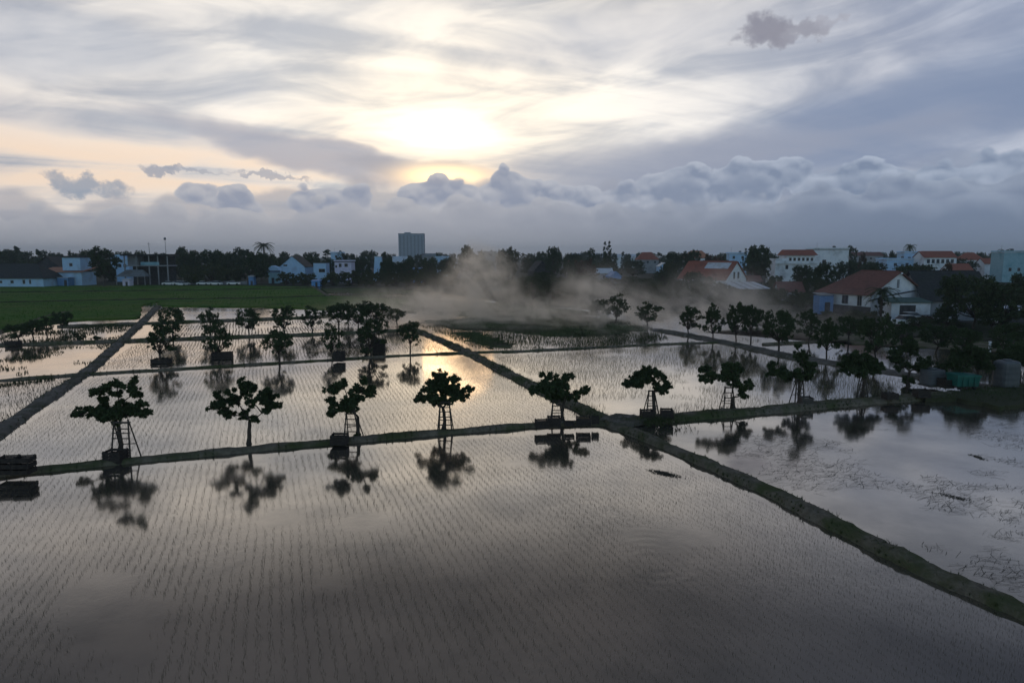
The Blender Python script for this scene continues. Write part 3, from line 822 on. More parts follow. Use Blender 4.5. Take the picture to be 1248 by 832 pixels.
rice('rows of green rice standing in the large field by the white shed', [(-150, 352), (300, 351), (380, 352), (396, 361), (488, 366), (480, 376), (320, 373.5), (196, 373), (172, 373), (167, 387), (86, 390), (0, 403), (-100, 415)], 0.9, 0.7, 0.42, 0.16, 3, 0.9, 49, M['greenrice'], 0.12, bare=0.2)

T = np.array(TUFT_P)
V, F = blades(T[:, :3], T[:, 3], np.full(len(T), 0.022), 6, 0.7, 60)
tag(mesh_np('bank_grass', V, F, M['grass']), 'short grass growing along the edges of the earth banks', 'grass', None, 'stuff')

def straw():
    """broken straw adrift in the right-hand field"""
    g = np.random.default_rng(71); V, F = [], []
    poly = [tuple(at(*p))[:2] for p in [(835, 534), (1248, 500), (1330, 493), (1500, 800), (1248, 728), (1150, 690), (950, 596)]]
    A = np.array(poly); n = 0
    for _ in range(40000):
        x, y = g.uniform(A[:, 0].min(), A[:, 0].max()), g.uniform(A[:, 1].min(), A[:, 1].max())
        xa, ya = np.array([x]), np.array([y])
        if not inside(poly, xa, ya)[0]: continue
        d = vnoise(xa, ya, 3.0, 72)[0] * 0.6 + vnoise(xa, ya, 0.9, 73)[0] * 0.4
        if d < 0.50 + 0.12 * g.random(): continue
        L = g.uniform(0.10, 0.8); a = g.normal(0.35, 0.6); w = g.uniform(0.005, 0.013); bend = g.normal() * 0.6; px_, py_ = x, y
        z0 = 0.006 + 0.02 * g.random()
        for k in range(5):
            b = len(V); aa = a + bend * (k / 4 - 0.5); sx, sy = -math.sin(aa) * w / 2, math.cos(aa) * w / 2
            V += [(px_ + sx, py_ + sy, z0), (px_ - sx, py_ - sy, z0)]
            if k: F.append((b - 2, b - 1, b + 1, b))
            px_ += math.cos(aa) * L / 4; py_ += math.sin(aa) * L / 4
        n += 1
        if n > 5000: break
    tag(mesh_np('floating_straw', V, F, M['straw']), 'dark broken straw drifting in curls over the right-hand water', 'straw', None, 'stuff')
straw()

def weed_clump(label, px, py, wpx, hpx, n, seed, ht=0.14):
    """a low raft of weeds in the water"""
    g = np.random.default_rng(seed); c = at(px, py); e1 = at(px + wpx, py + hpx) - c
    P = np.stack([g.normal(size=n) * 0.42, g.normal(size=n) * 0.13], 1)
    q = Vector((-e1.y, e1.x, 0)).normalized() * e1.length
    X = P[:, 0] * e1.x + P[:, 1] * q.x; Y_ = P[:, 0] * e1.y + P[:, 1] * q.y
    V, F = blades(np.stack([X, Y_, np.zeros(n)], 1), np.full(n, ht), np.full(n, 0.03), 4, 1.6, seed)
    o = mesh_np('weed_clump', V, F, M['straw']); o.location = c
    return tag(o, label, 'weeds', None, 'stuff')
weed_clump('dark raft of weeds floating in the near water beside the bank fork', 810, 577, 20, 5, 330, 81, 0.07)
weed_clump('brown tuft of dead weeds in the middle of the straw strewn water', 1192, 557, 11, 4, 70, 82, 0.06)
weed_clump('faint brown mat of dead weeds further from the near bank in straw strewn water', 1165, 606, 26, 6, 110, 83, 0.05)

# ------------------------------------------------------------------ the near orchard row, tree by tree: (x, y, radius) of each clump in px
ROW = [
 ((147, 549), 'flat two-tiered dark tree over the first ladder, leftmost of the near row',
  [(120, 476, 7), (113, 479, 4), (142, 467, 8), (160, 471, 9), (167, 478, 6), (143, 480, 6), (131, 473, 5), (97, 503, 6), (91, 505, 3), (112, 500, 8), (127, 496, 10), (142, 505, 10), (156, 505, 9), (167, 500, 9), (178, 502, 6), (172, 493, 6), (123, 507, 7), (135, 509, 7), (150, 499, 8)]),
 ((303, 541), 'open crowned dark tree with bare forked trunk and no ladder in the near row',
  [(264, 481, 4), (264, 496, 7), (278, 505, 7), (279, 477, 6), (300, 470, 9), (287, 486, 8), (297, 504, 7), (310, 511, 6), (305, 473, 7), (318, 487, 7), (331, 482, 7), (336, 494, 6), (322, 500, 7), (306, 489, 6), (271, 489, 5), (324, 478, 5)]),
 ((436, 531), 'dark tree of five separate leaf clumps above the ladder and single black crate',
  [(405, 474, 8), (417, 469, 7), (404, 490, 6), (415, 496, 8), (404, 504, 5), (433, 484, 10), (438, 475, 7), (445, 464, 5), (451, 474, 7), (426, 493, 8), (411, 471, 6), (428, 500, 6), (453, 481, 5)]),
 ((541, 523), 'dark dome shaped tree over a ladder in front of the sunset glint',
  [(537, 458, 7), (528, 468, 8), (553, 464, 7), (519, 475, 5), (541, 474, 11), (526, 486, 9), (513, 485, 6), (553, 477, 8), (564, 482, 8), (572, 474, 5), (546, 488, 9), (509, 487, 3), (535, 465, 7), (533, 489, 7)]),
 ((686, 514), 'dark tree with a long low side branch above the pile of crates at the fork',
  [(668, 461, 8), (690, 461, 8), (658, 474, 8), (669, 474, 9), (682, 475, 8), (688, 470, 8), (696, 483, 6), (706, 478, 6), (714, 475, 4), (677, 484, 8), (652, 476, 5), (663, 467, 6)]),
 ((797, 503), 'small dark tree with an open eye in its crown, just right of the fork',
  [(788, 452, 6), (777, 457, 7), (801, 456, 7), (769, 469, 6), (764, 466, 4), (779, 469, 6), (810, 461, 5), (812, 471, 6), (801, 471, 6), (784, 462, 6), (794, 460, 6), (772, 462, 5), (806, 476, 5)]),
 ((894, 498), 'dark tree with one drooping clump low on its side and wide spread arms',
  [(859, 450, 6), (857, 461, 5), (868, 456, 5), (887, 447, 8), (899, 449, 7), (878, 461, 7), (892, 461, 8), (908, 473, 8), (905, 482, 5), (884, 455, 6), (912, 467, 5), (864, 463, 4)]),
 ((974, 490), 'thin dark tree with a tall top sprig above a ladder and grey crate',
  [(942, 444, 6), (938, 455, 4), (946, 452, 5), (953, 451, 5), (973, 423, 4), (974, 432, 6), (980, 433, 5), (965, 458, 9), (974, 456, 7), (981, 458, 7), (988, 451, 5), (993, 444, 4), (981, 445, 6), (955, 457, 6), (979, 439, 5)]),
 ((1051, 481), 'rounded bushy dark tree on a three legged ladder',
  [(1029, 444, 6), (1038, 438, 7), (1045, 434, 6), (1056, 434, 5), (1038, 449, 9), (1047, 451, 8), (1064, 440, 5), (1072, 446, 6), (1062, 451, 6), (1045, 443, 8), (1054, 447, 6), (1031, 449, 6), (1069, 451, 5)]),
 ((1107, 470), 'leaning dark tree with a bush grown round the foot of its trunk',
  [(1091, 432, 6), (1095, 439, 7), (1101, 424, 8), (1109, 420, 7), (1100, 444, 6), (1095, 450, 3), (1124, 443, 7), (1118, 448, 6), (1134, 443, 7), (1088, 437, 4), (1112, 428, 6)]),
 ((1191, 473), 'broad low dark tree standing over the green bin',
  [(1166, 431, 8), (1161, 443, 8), (1180, 431, 9), (1188, 440, 9), (1174, 446, 8), (1198, 435, 9), (1205, 446, 7), (1152, 446, 5), (1185, 426, 7), (1171, 438, 7), (1158, 436, 5), (1194, 429, 7)]),
 ((1242, 466), 'dark tree at the picture edge beside the grey rounded tank',
  [(1219, 431, 7), (1229, 428, 8), (1241, 425, 10), (1247, 440, 8), (1253, 431, 10), (1227, 436, 7), (1262, 436, 9), (1270, 444, 8), (1237, 437, 7), (1213, 436, 5)]),
]
for k, ((bx, by), label, cl) in enumerate(ROW):
    b = at(bx, by); g = np.random.default_rng(100 + k); S = b.y / 838.0
    clumps = []
    for x, y, r in cl:
        p = at_depth(x, y, b.y + g.uniform(-1.0, 1.0) * 0.75) - b
        clumps.append(((p.x, p.y, p.z), r * S * 1.13))
    orchard_tree(b, clumps, label, 'orchard trees in the near row', 200 + k, trunk_r=0.12)

# ------------------------------------------------------------------ ladders: px of the two front rails (top, foot) and the rungs
def ladder(label, lt, lb, rt, rb, rungs, middle=None, splay=0.55):
    fy = at(*rb).y; base = at((lb[0] + rb[0]) / 2, rb[1])
    root = empty('step_ladder', base, 0, label, 'ladder', 'ladders under the orchard trees')
    def w(px, py, dy=0.0): return at_depth(px, py, fy + dy) - base
    zf = -0.12
    A, Bt = w(*lt, 0.30), w(*rt, 0.30)
    a, b_ = w(lb[0], rb[1]), w(*rb); a.z = b_.z = zf
    for name, p, q in (('rail', A, a), ('rail', Bt, b_)):
        mb = MB(); mb.tube([p + (p - q).normalized() * 0.10, p.lerp(q, 0.5), q], [0.038, 0.042, 0.046], 6); mb.build(name, M['wood'], root)
    for ry in rungs:
        f = (ry - lt[1]) / (rb[1] - lt[1]); f2 = (ry - rt[1]) / (rb[1] - rt[1])
        p, q = A.lerp(a, f), Bt.lerp(b_, f2); d = (q - p).normalized() * 0.05
        MB().tube([p - d, q + d], 0.03, 6).build('rung', M['wood'], root)
    mid = (A + Bt) / 2
    if middle:
        q = w(middle, rb[1]); q.z = zf; q.y += 0.75
        MB().tube([mid + Vector((0, 0.03, 0)), q], [0.034, 0.04], 6).build('rear_leg', M['wood'], root)
    else:
        for p, q0 in ((A, a), (Bt, b_)):
            q = Vector((q0.x, q0.y + 1.0, zf)); MB().tube([p + Vector((0, 0.05, 0)), q], [0.032, 0.036], 6).build('rear_leg', M['wood'], root)
        p, q = (A.lerp(Vector((a.x, a.y + 1.0, zf)), 0.6), Bt.lerp(Vector((b_.x, b_.y + 1.0, zf)), 0.6))
        MB().tube([p, q], 0.025, 6).build('brace', M['wood'], root)
    MB().box(min(A.x, Bt.x) - 0.06, max(A.x, Bt.x) + 0.06, A.y - 0.09, A.y + 0.12, A.z + 0.02, A.z + 0.07).build('top_board', M['wood'], root)
    return root
ladder('wide wooden ladder frame behind a crate under the flat two-tiered tree', (138.5, 516), (135, 560), (156, 513), (159, 562), (522, 527, 533, 546))
ladder('leaning wooden ladder beside the single black crate under a clumped tree', (422, 502), (419, 536), (431, 498), (438.5, 535), (504, 510, 516, 524))
ladder('tall wooden ladder under the dome shaped tree before the sunset glint', (536.5, 491), (533, 530), (547.5, 491), (551, 528), (496, 501, 507, 516))
ladder('short wooden ladder rising out of the pile of crates at the fork', (674, 489), (672, 516), (682, 488), (687, 515), (494, 499, 505))
ladder('wooden ladder between two dark crates under the tree with an open eye', (791, 477), (788, 504), (797.5, 477), (803, 503), (482, 487, 493))
ladder('wooden ladder with a wide top under the tree with a drooping clump', (884, 473), (882, 501), (893, 473), (896, 500), (478, 484, 490))
ladder('narrow wooden ladder with a grey crate at its foot', (971, 463), (968.5, 495), (978.5, 463), (980.5, 494), (468, 473, 478))
ladder('three legged wooden ladder under the rounded bushy tree', (1048, 459), (1043, 485), (1055, 459), (1058, 485), (464, 468, 473), middle=1051)

# ------------------------------------------------------------------ crates
def crate_proto(w, d, h, mat, slats=4, name='crate', fill=None):
    root = empty(name, (0, 0, 0), 0, None, 'crate')
    t = 0.022
    for sx, sy in ((1, 0), (-1, 0), (0, 1), (0, -1)):
        mb = MB()
        for k in range(slats):
            z0 = 0.03 + (h - 0.05) * k / slats; z1 = z0 + (h - 0.05) / slats * 0.86
            if sx: mb.box(*sorted((sx * (w / 2 - t), sx * w / 2)), -d / 2 + t, d / 2 - t, z0, z1)
            else: mb.box(-w / 2, w / 2, *sorted((sy * (d / 2 - t), sy * d / 2)), z0, z1)
        mb.build('side_panel', mat, root)
    for sx in (1, -1):
        for sy in (1, -1):
            x = sx * (w / 2 - t - 0.025); y = sy * (d / 2 - t - 0.025)
            MB().box(x - 0.023, x + 0.023, y - 0.023, y + 0.023, 0.0, h + 0.012).build('corner_post', mat, root)
    MB().box(-w / 2 + t + 0.004, w / 2 - t - 0.004, -d / 2 + t + 0.004, d / 2 - t - 0.004, 0.035, 0.06).build('bottom_panel', mat, root)
    if fill:
        g = np.random.default_rng(3); mb = MB()
        for _ in range(60):
            cx, cy = g.uniform(-w / 2 + 0.1, w / 2 - 0.1), g.uniform(-d / 2 + 0.1, d / 2 - 0.1); r = 0.05; z = h * 0.82 + g.uniform(-0.03, 0.03)
            mb.lathe([(0.01, z - r), (r * 0.8, z - r * 0.55), (r, z), (r * 0.8, z + r * 0.55), (0.01, z + r)], 7, cx, cy)
        mb.build('fruit', M['fruit'], root, True)
    return root, [(c, []) for c in children(root)]
def crate(px0, px1, pyt, pyb, label, mat=None, z=0.28, group='crates along the banks', dep=0.75, fill=None, rz=None, slats=4):
    b = at((px0 + px1) / 2, pyb, z); S = b.y / 838.0
    root, kids = crate_proto((px1 - px0) * S, dep, max(0.14, (pyb - pyt) * S * 0.96), mat or M['crate'], slats, fill=fill)
    root.location = b; root.rotation_euler = (0, 0, rng.normal() * 0.07 if rz is None else rz); tag(root, label, 'crate', group)
    return root
crate(130, 153, 546, 563.5, 'black slatted crate at the foot of the wide first ladder', z=0.0)
crate(404, 424, 527, 541, 'single black crate beside the leaning ladder', z=0.1)
crate(652, 668, 510, 520.5, 'low long black crate at the outer end of the pile by the fork', z=0.25, dep=0.6)
crate(667, 683, 506, 519, 'taller black crate between the low crate and the short ladder', z=0.25)
crate(688, 700, 513, 518.5, 'flat dark tray on the bank right of the short ladder', z=0.27, dep=0.6, slats=2)
crate(702, 720, 507, 517, 'open dark crate heaped with fruit between ladder and fork', z=0.28, fill=True)
crate(721, 730, 506, 516, 'narrow upright dark crate nearest the fork', z=0.28, dep=0.45)
crate(781, 796.5, 498, 510, 'black crate left of the ladder just past the fork', z=0.2)
crate(805, 820, 497, 508.5, 'black crate right of the ladder just past the fork', z=0.25)
crate(975, 989, 482, 494, 'grey wooden crate at the foot of the narrow ladder', M['crate2'], z=0.12)
crate(1077, 1092, 477.5, 486, 'low dark crate on the bank right of the three legged ladder', z=0.25)
crate(1115, 1131, 473, 484, 'dark crate on the bank in front of the grey box tank', z=0.25)
crate(1146, 1158, 460, 472.5, 'dark crate standing against the green bin', z=0.25, dep=0.9)
crate(408, 419, 427, 440, 'dark upright crate at the second bank under the middle trees', z=0.1, dep=1.0)
crate(259, 283, 428, 437.5, 'wide dark crate lying tilted under the second row tree', z=0.0, dep=1.1, rz=0.25)
crate(187, 207, 436, 442, 'low wide dark crate under the leftmost second row tree', z=0.0, dep=1.2, slats=2)
crate(455, 469, 413, 428, 'big dark crate behind the fifth second row tree', z=0.0, dep=1.3)
crate(9, 24, 415, 420.5, 'low dark crate on the bank below the four left trees', z=0.1, dep=0.9, slats=3)
# the stack at the picture's left edge: two columns of slatted crates on the bank
lab = [['slatted black crate at the bottom of the inner column at the left edge', 'middle slatted black crate of the inner column at the left edge', 'topmost slatted black crate of the inner column at the left edge'],
       ['slatted black crate at the bottom of the outer column cut by the frame', 'middle slatted black crate of the outer column cut by the frame', 'topmost slatted black crate of the outer column cut by the frame']]
b0 = at(20, 576.5, 0.22); S0 = b0.y / 838
for c_ in range(2):
    for k in range(3):
        root, kids = crate_proto(20 * S0, 0.7, 0.25, M['crate'], 3)
        root.location = (b0.x + (0.5 - c_) * 20.6 * S0, b0.y + 0.02 * k, 0.22 + 0.265 * k); root.rotation_euler = (0, 0, 0.08 + rng.normal() * 0.03)
        tag(root, lab[c_][k], 'crate', 'stacked crates at the left edge')

# ------------------------------------------------------------------ bin, tanks and bush on the right-hand bank
def skip_bin():
    b = at(1173, 473, 0.3); S = b.y / 838; w, d, h = 29 * S, 1.3, 17 * S
    root = empty('waste_bin', b, 0.03, 'green steel bin with a sloping lid on wheels under the broad tree', 'bin')
    MB().solid([(-w / 2 + .08, -d / 2 + .1, .22), (w / 2 - .08, -d / 2 + .1, .22), (w / 2 - .08, d / 2 - .1, .22), (-w / 2 + .08, d / 2 - .1, .22), (-w / 2, -d / 2, h), (w / 2, -d / 2, h), (w / 2, d / 2, h), (-w / 2, d / 2, h)],
               [(3, 2, 1, 0), (4, 5, 6, 7), (0, 1, 5, 4), (1, 2, 6, 5), (2, 3, 7, 6), (3, 0, 4, 7)]).build('body', M['skip'], root)
    for a, b in ((-d / 2 - .05, -d / 2 - .003), (d / 2 + .003, d / 2 + .05)): MB().box(-w / 2 - .04, w / 2 + .04, a, b, h - .09, h + .003).build('rim', M['skip'], root)
    MB().prism([(-w / 2 - .03, h + .006), (w / 2 + .03, h + .006), (w / 2 + .03, h + .05), (-w / 2 - .03, h + .11)], -d / 2 - .02, d / 2 + .02).build('lid', M['skip'], root)
    for k in range(3): MB().box(-w / 2 + w * (k + 1) / 4 - .03, -w / 2 + w * (k + 1) / 4 + .03, -d / 2 - .04, -d / 2 + .06, .26, h - .1).build('rib', M['skip'], root)
    for sx in (-1, 1):
        for sy in (-1, 1):
            o = MB().lathe([(0.02, -.05), (.16, -.05), (.18, -.02), (.18, .02), (.16, .05), (0.02, .05)], 14).build('wheel', M['rubber'], root, True)
            o.location = (sx * (w / 2 - .3), sy * (d / 2 - .2), .16); o.rotation_euler = (math.pi / 2, 0, 0)
skip_bin()
def tank(px0, px1, pyt, pyb, label, rounded, z=0.25):
    b = at((px0 + px1) / 2, pyb, z); S = b.y / 838; w, h = (px1 - px0) * S, (pyb - pyt) * S; d = w * 0.9
    root = empty('water_tank', b, 0.2, label, 'tank', 'grey tanks on the right-hand bank')
    def ring(r, zz, k=24):
        out = []
        for i in range(k):
            a = 2 * math.pi * i / k; c, s_ = math.cos(a), math.sin(a); n = 1.0 / (abs(c) ** 5 + abs(s_) ** 5) ** 0.2
            out.append((c * n * r * w / 2, s_ * n * r * d / 2, zz))
        return out
    prof = [(0.97, 0.06), (1.0, 0.12)] + [(1.0 + (0.02 if i % 2 else 0.0), 0.12 + (h - 0.3) * i / 8) for i in range(1, 9)] + ([(0.92, h - 0.08), (0.72, h)] if rounded else [(1.0, h - 0.06), (0.96, h - 0.02)])
    mb = MB(); k = 24
    for r, zz in prof: mb.v += ring(r, zz)
    for j in range(len(prof) - 1):
        for i in range(k): mb.f.append((j * k + i, j * k + (i + 1) % k, (j + 1) * k + (i + 1) % k, (j + 1) * k + i))
    mb.f.append(tuple(range(k))[::-1]); mb.f.append(tuple((len(prof) - 1) * k + i for i in range(k)))
    mb.build('body', M['tank'], root)
    MB().lathe([(0.3, h - 0.01), (0.32, h + 0.03), (0.28, h + 0.09), (0.05, h + 0.11)], 16).build('lid', M['tank'], root, True)
    MB().box(-w / 2, w / 2, -d / 2, d / 2, -0.05, 0.055).build('base', M['crate2'], root)
    MB().tube([(0, -d / 2 - .02, .2), (0, -d / 2 - .16, .2), (0, -d / 2 - .18, .1)], 0.03, 8).build('tap', M['greymetal'], root)
tank(1124, 1147, 449, 469, 'grey square water tank left of the green bin', False)
tank(1213, 1237, 438, 471, 'tall blue grey water tank with rounded shoulders by the edge tree', True)
def bush(label, px, py, wpx, hpx, seed, mat, z=0.0, group=None, leaf=0.16, n=None):
    b = at(px, py, z); S = b.y / 838; w, h = wpx * S, hpx * S; g = np.random.default_rng(seed)
    root = empty('bush', b, 0, label, 'bush', group)
    cs = [np.array((g.uniform(-.32, .32) * w, g.uniform(-.3, .3) * w, h * g.uniform(.25, .72))) for _ in range(n or 7)]
    V, F = leaf_quads(cs, [0.27 * min(w, h * 1.2)] * len(cs), [110] * len(cs), leaf, seed)
    V[:, 2] = np.maximum(V[:, 2], 0.01)
    mesh_np('foliage', V, F, mat, root)
    mb = MB()
    for c in cs: mb.tube([(0, 0, -.1), tuple(c * 0.5), tuple(c)], [.05, .03, .015], 5)
    mb.build('stems', M['bark'], root)
    return root
bush('dark round bush wrapped about the foot of the leaning tree', 1106, 470, 15, 14, 91, M['leaf'])
bush('small weedy bush at the foot of the leaning ladder', 437, 534, 10, 8, 92, M['leaf'], leaf=0.1)
bush('low scrubby bush on the muddy plot beside the dirt track', 95, 414, 24, 8, 93, M['leaf3'])
bush('small scrubby bush at the edge of the muddy plot by the dirt track', 118, 414, 14, 6, 95, M['leaf3'])
bush('dark bush against the big crate in the second row', 447, 432, 14, 10, 94, M['leaf'])

# ------------------------------------------------------------------ orchard rows further off
kinds = [generic_tree('orchard_tree', 300 + k, h, w, th, M['leaf'], 0.2, nc, 'tree', 2.6, 0.13, sh, (0, -50, 0)) for k, (h, w, th, nc, sh) in enumerate(
    ((3.9, 3.6, 1.0, 15, 'round'), (3.6, 3.9, 1.2, 14, 'flat'), (4.2, 3.1, 1.1, 14, 'tall'), (3.3, 3.3, 1.3, 11, 'round')))]
used = [False] * 8
def plant(kind, px, py, toppy, wpx, label, group, z=0.0, pool=None, cat='tree'):
    root, kids = kind
    b = at(px, py, z); S = b.y / 838
    h = at_depth(px, toppy, b.y).z - z
    top = root['_h']; wd = root['_w']
    sc = (wpx * S / wd, wpx * S / wd, h / top)
    rz = rng.uniform(0, 6.28)
    if not root.get('_placed'):
        root['_placed'] = 1; o = root; o.location = b; o.rotation_euler = (0, 0, rz); o.scale = sc; tag(o, label, cat, group)
    else: o = copy_tree(root, kids, b, rz, sc, label, group); tag(o, label, cat, group)
    return o
for r, kids in kinds:
    c = [k for k, _ in kids if k.name.startswith('crown')][0]
    v = np.empty(len(c.data.vertices) * 3, np.float32); c.data.vertices.foreach_get('co', v); v = v.reshape(-1, 3)
    r['_h'] = float(v[:, 2].max()); r['_w'] = float((v[:, 0].max() - v[:, 0].min() + v[:, 1].max() - v[:, 1].min()) / 2)
G2 = 'orchard trees in the second row'
for k, x, y, t, w, l in ((2, 198, 441, 392, 42, 'tall dark tree over a low crate, leftmost of the second row'), (0, 267, 438, 389, 44, 'full dark tree over the tilted crate in the second row'), (3, 341, 443, 400, 44, 'rounded dark tree standing clear with a bare trunk in the second row'),
                       (0, 405, 437, 391, 32, 'dark tree with the upright crate at its foot in the second row'), (2, 453, 432, 386, 44, 'dense dark tree in front of the big crate in the second row'), (3, 500, 431, 390, 33, 'small dark tree beside the sunset glint, last of the second row')):
    plant(kinds[k], x, y, t, w, l, G2)
G3 = 'orchard trees in the third row'
for k, x, y, t, w, l in ((1, 210, 413, 372, 40, 'dark tree rising behind the leftmost second row tree'), (0, 256, 412, 373, 34, 'dark tree just behind the tree with the tilted crate'), (1, 303, 410, 373, 36, 'dark tree standing alone in the gap of the third row'), (2, 346, 408, 371, 32, 'upright dark tree directly behind the rounded bare trunked one'),
                       (0, 381, 405, 371, 34, 'dark tree of the third row left of the close cluster'), (3, 413, 404, 368, 36, 'dark tree at the near edge of the close cluster in the third row'), (1, 436, 403, 368, 36, 'spreading dark tree inside the close cluster in the third row'), (2, 458, 402, 366, 36, 'tallest dark tree of the close cluster in the third row'), (3, 484, 398, 375, 26, 'small dark tree at the far end of the third row')):
    plant(kinds[k], x, y, t, w, l, G3)
for k, x, y, t, w, l in ((0, 424, 393, 366, 24, 'small tree seen between cluster trees, left one of the fourth row'), (2, 447, 391, 366, 22, 'small tree showing above the cluster, middle one of the fourth row'), (3, 473, 393, 372, 20, 'small bare trunked tree at the open end of the fourth row')):
    plant(kinds[k], x, y, t, w, l, 'orchard trees in the fourth row')
for k, x, y, t, w, l in ((1, 25, 418, 392, 34, 'nearest of four low trees on the bank at the left edge'), (3, 41, 415, 389, 30, 'second of four low trees from the dark crate at the left edge'), (0, 58, 409, 384, 28, 'third of four low trees from the dark crate at the left edge'), (1, 75, 403, 378, 28, 'farthest of four low trees on the bank at the left edge')):
    plant(kinds[k], x, y, t, w, l, 'low trees on the left bank')
GR = 'orchard trees beyond the dirt path on the right'
for k, x, y, t, w, l in ((0, 750, 394, 356, 40, 'round dark tree standing in the smoke'), (3, 727, 389, 364, 26, 'small tree dimmed by smoke left of the round one'), (0, 790, 399, 366, 40, 'greyed tree behind the thinning smoke'), (2, 840, 409, 371, 32, 'slim tree at the right fringe of the smoke'), (0, 868, 416, 368, 38, 'open tree standing in pale water by the smoke fringe'),
                       (2, 897, 418, 366, 30, 'tall tree left of the twin at the dirt path'), (3, 915, 417, 370, 32, 'twin tree leaning over the dirt path'), (1, 948, 430, 374, 50, 'wide tree beside the dirt path with a broad dark crown'), (0, 1008, 437, 385, 44, 'tree whose long reflection reaches the dirt path'), (1, 1068, 444, 380, 52, 'wide dark tree behind the three legged ladder tree'),
                       (2, 985, 418, 376, 34, 'slim tree behind the path before the grey sheds'), (3, 1034, 419, 384, 36, 'round tree on the mud before the red roofed house'), (0, 1100, 424, 390, 40, 'dark tree on the mud right of the conifer'), (1, 1140, 430, 392, 50, 'low spreading tree on the mud before the dark roofed house'), (3, 1175, 436, 398, 38, 'small tree on the mud behind the green bin'), (2, 1222, 438, 392, 40, 'tree on the mud behind the rounded tank'),
                       (0, 1262, 440, 388, 44, 'tree on the mud cut by the picture edge')):
    plant(kinds[k], x, y, t, w, l, GR)

# ------------------------------------------------------------------ houses
def house(name, label, px, Y, w, d, h, roof='gable_side', rise=2.0, wall='white', roofm='redroof', rz=0.0, over=0.5, wins=(), side_wins=(), door=None, cat='house', group=None, z0=0.16, hipl=0.0, trim=None):
    """local x along the front, y away from the viewer; wins: (x centre, width, z low, z high) on the front face"""
    loc = at_depth(px, 330, Y); root = empty(name, (loc.x, Y, z0), rz, label, cat, group)
    wm, rm = M[wall], M[roofm]
    x0, x1, y0, y1 = -w / 2, w / 2, -d / 2, d / 2
    mb = MB()
    if roof == 'gable_front': mb.prism([(x0, -.3), (x1, -.3), (x1, h), (0, h + rise), (x0, h)], y0, y1)
    elif roof == 'gable_side':
        mb.solid([(x0, y0, -.3), (x1, y0, -.3), (x1, y1, -.3), (x0, y1, -.3), (x0, y0, h), (x1, y0, h), (x1, y1, h), (x0, y1, h), (x0, 0, h + rise * (1 if not hipl else 0)), (x1, 0, h + rise)],
                 [(3, 2, 1, 0), (0, 1, 5, 4), (2, 3, 7, 6), (1, 2, 6, 9, 5), (3, 0, 4, 8, 7) if not hipl else (3, 0, 4, 7)])
    else: mb.box(x0, x1, y0, y1, -.3, h)
    walls = mb.build('wall', wm, root)
    t = 0.14; r = MB(); o = over
    def slab(a, b, c, e):
        """a four- or three-cornered roof slope of thickness t"""
        pts = [a, b, c, e] if e else [a, b, c]; n = len(pts)
        r.solid([(p[0], p[1], p[2] + .02) for p in pts] + [(p[0], p[1], p[2] + t) for p in pts],
                [tuple(range(n))[::-1], tuple(range(n, 2 * n))] + [(i, (i + 1) % n, (i + 1) % n + n, i + n) for i in range(n)])
    if roof == 'gable_front':
        s_ = rise / (w / 2); e = h - o * s_
        slab((x0 - o, y0 - o, e), (0, y0 - o, h + rise), (0, y1 + o, h + rise), (x0 - o, y1 + o, e)); slab((0, y0 - o, h + rise), (x1 + o, y0 - o, e), (x1 + o, y1 + o, e), (0, y1 + o, h + rise))
    elif roof == 'gable_side':
        s_ = rise / (d / 2); e = h - o * s_; xl = x0 + hipl if hipl else x0 - o
        slab((x0 - o, y0 - o, e), (x1 + o, y0 - o, e), (x1 + o, 0, h + rise), (xl, 0, h + rise)); slab((xl, 0, h + rise), (x1 + o, 0, h + rise), (x1 + o, y1 + o, e), (x0 - o, y1 + o, e))
        if hipl: slab((x0 - o, y0 - o, e), (xl, 0, h + rise), (x0 - o, y1 + o, e), None)
    elif roof == 'hip':
        m = min(w, d) / 2; s_ = rise / (d / 2); e = h - o * s_; xa, xb = x0 + m * 0.95, x1 - m * 0.95
        if xa > xb: xa = xb = 0
        slab((x0 - o, y0 - o, e), (x1 + o, y0 - o, e), (xb + .01, 0, h + rise), (xa, 0, h + rise)); slab((x1 + o, y1 + o, e), (x0 - o, y1 + o, e), (xa, 0, h + rise), (xb + .01, 0, h + rise))
        slab((x0 - o, y1 + o, e), (x0 - o, y0 - o, e), (xa, 0, h + rise), None); slab((x1 + o, y0 - o, e), (x1 + o, y1 + o, e), (xb, 0, h + rise), None)
    elif roof == 'pent': slab((x0 - o, y0 - o, h), (x1 + o, y0 - o, h), (x1 + o, y1 + o, h + rise), (x0 - o, y1 + o, h + rise))
    else: r.box(x0 - o, x1 + o, y0 - o, y1 + o, h + .005, h + max(rise, .1))
    if roof == 'flat' and w > 4.5 and cat == 'house':
        for a, b, c, e in ((x0 - o, x1 + o, y0 - o, y0 - o + .15), (x0 - o, x1 + o, y1 + o - .15, y1 + o)): MB().box(a, b, c, e, h + max(rise, .1) + .007, h + max(rise, .1) + .45).build('parapet', wm, root)
        MB().lathe([(.1, h + .3), (.55, h + .32), (.6, h + .5), (.6, h + 1.3), (.45, h + 1.5), (.1, h + 1.55)], 12, w * .22, 1.0).build('roof_tank', M['tank'], root, True)
        MB().tube([(-w * .3, .5, h), (-w * .3, .5, h + 2.2), (-w * .3 + .02, .5, h + 3.0)], [.05, .04, .03], 5).build('aerial', M['greymetal'], root)
    rf = r.build('roof', rm, root)
    if roof in ('gable_side', 'hip') and w > 8: MB().tube([(x0 + (hipl or 1), 0, h + rise + t), (x1, 0, h + rise + t)] if roof == 'gable_side' else [(x0 + min(w, d) / 2 * .95, 0, h + rise + t), (x1 - min(w, d) / 2 * .95 + .02, 0, h + rise + t)], 0.11, 6).build('ridge', rm, rf)
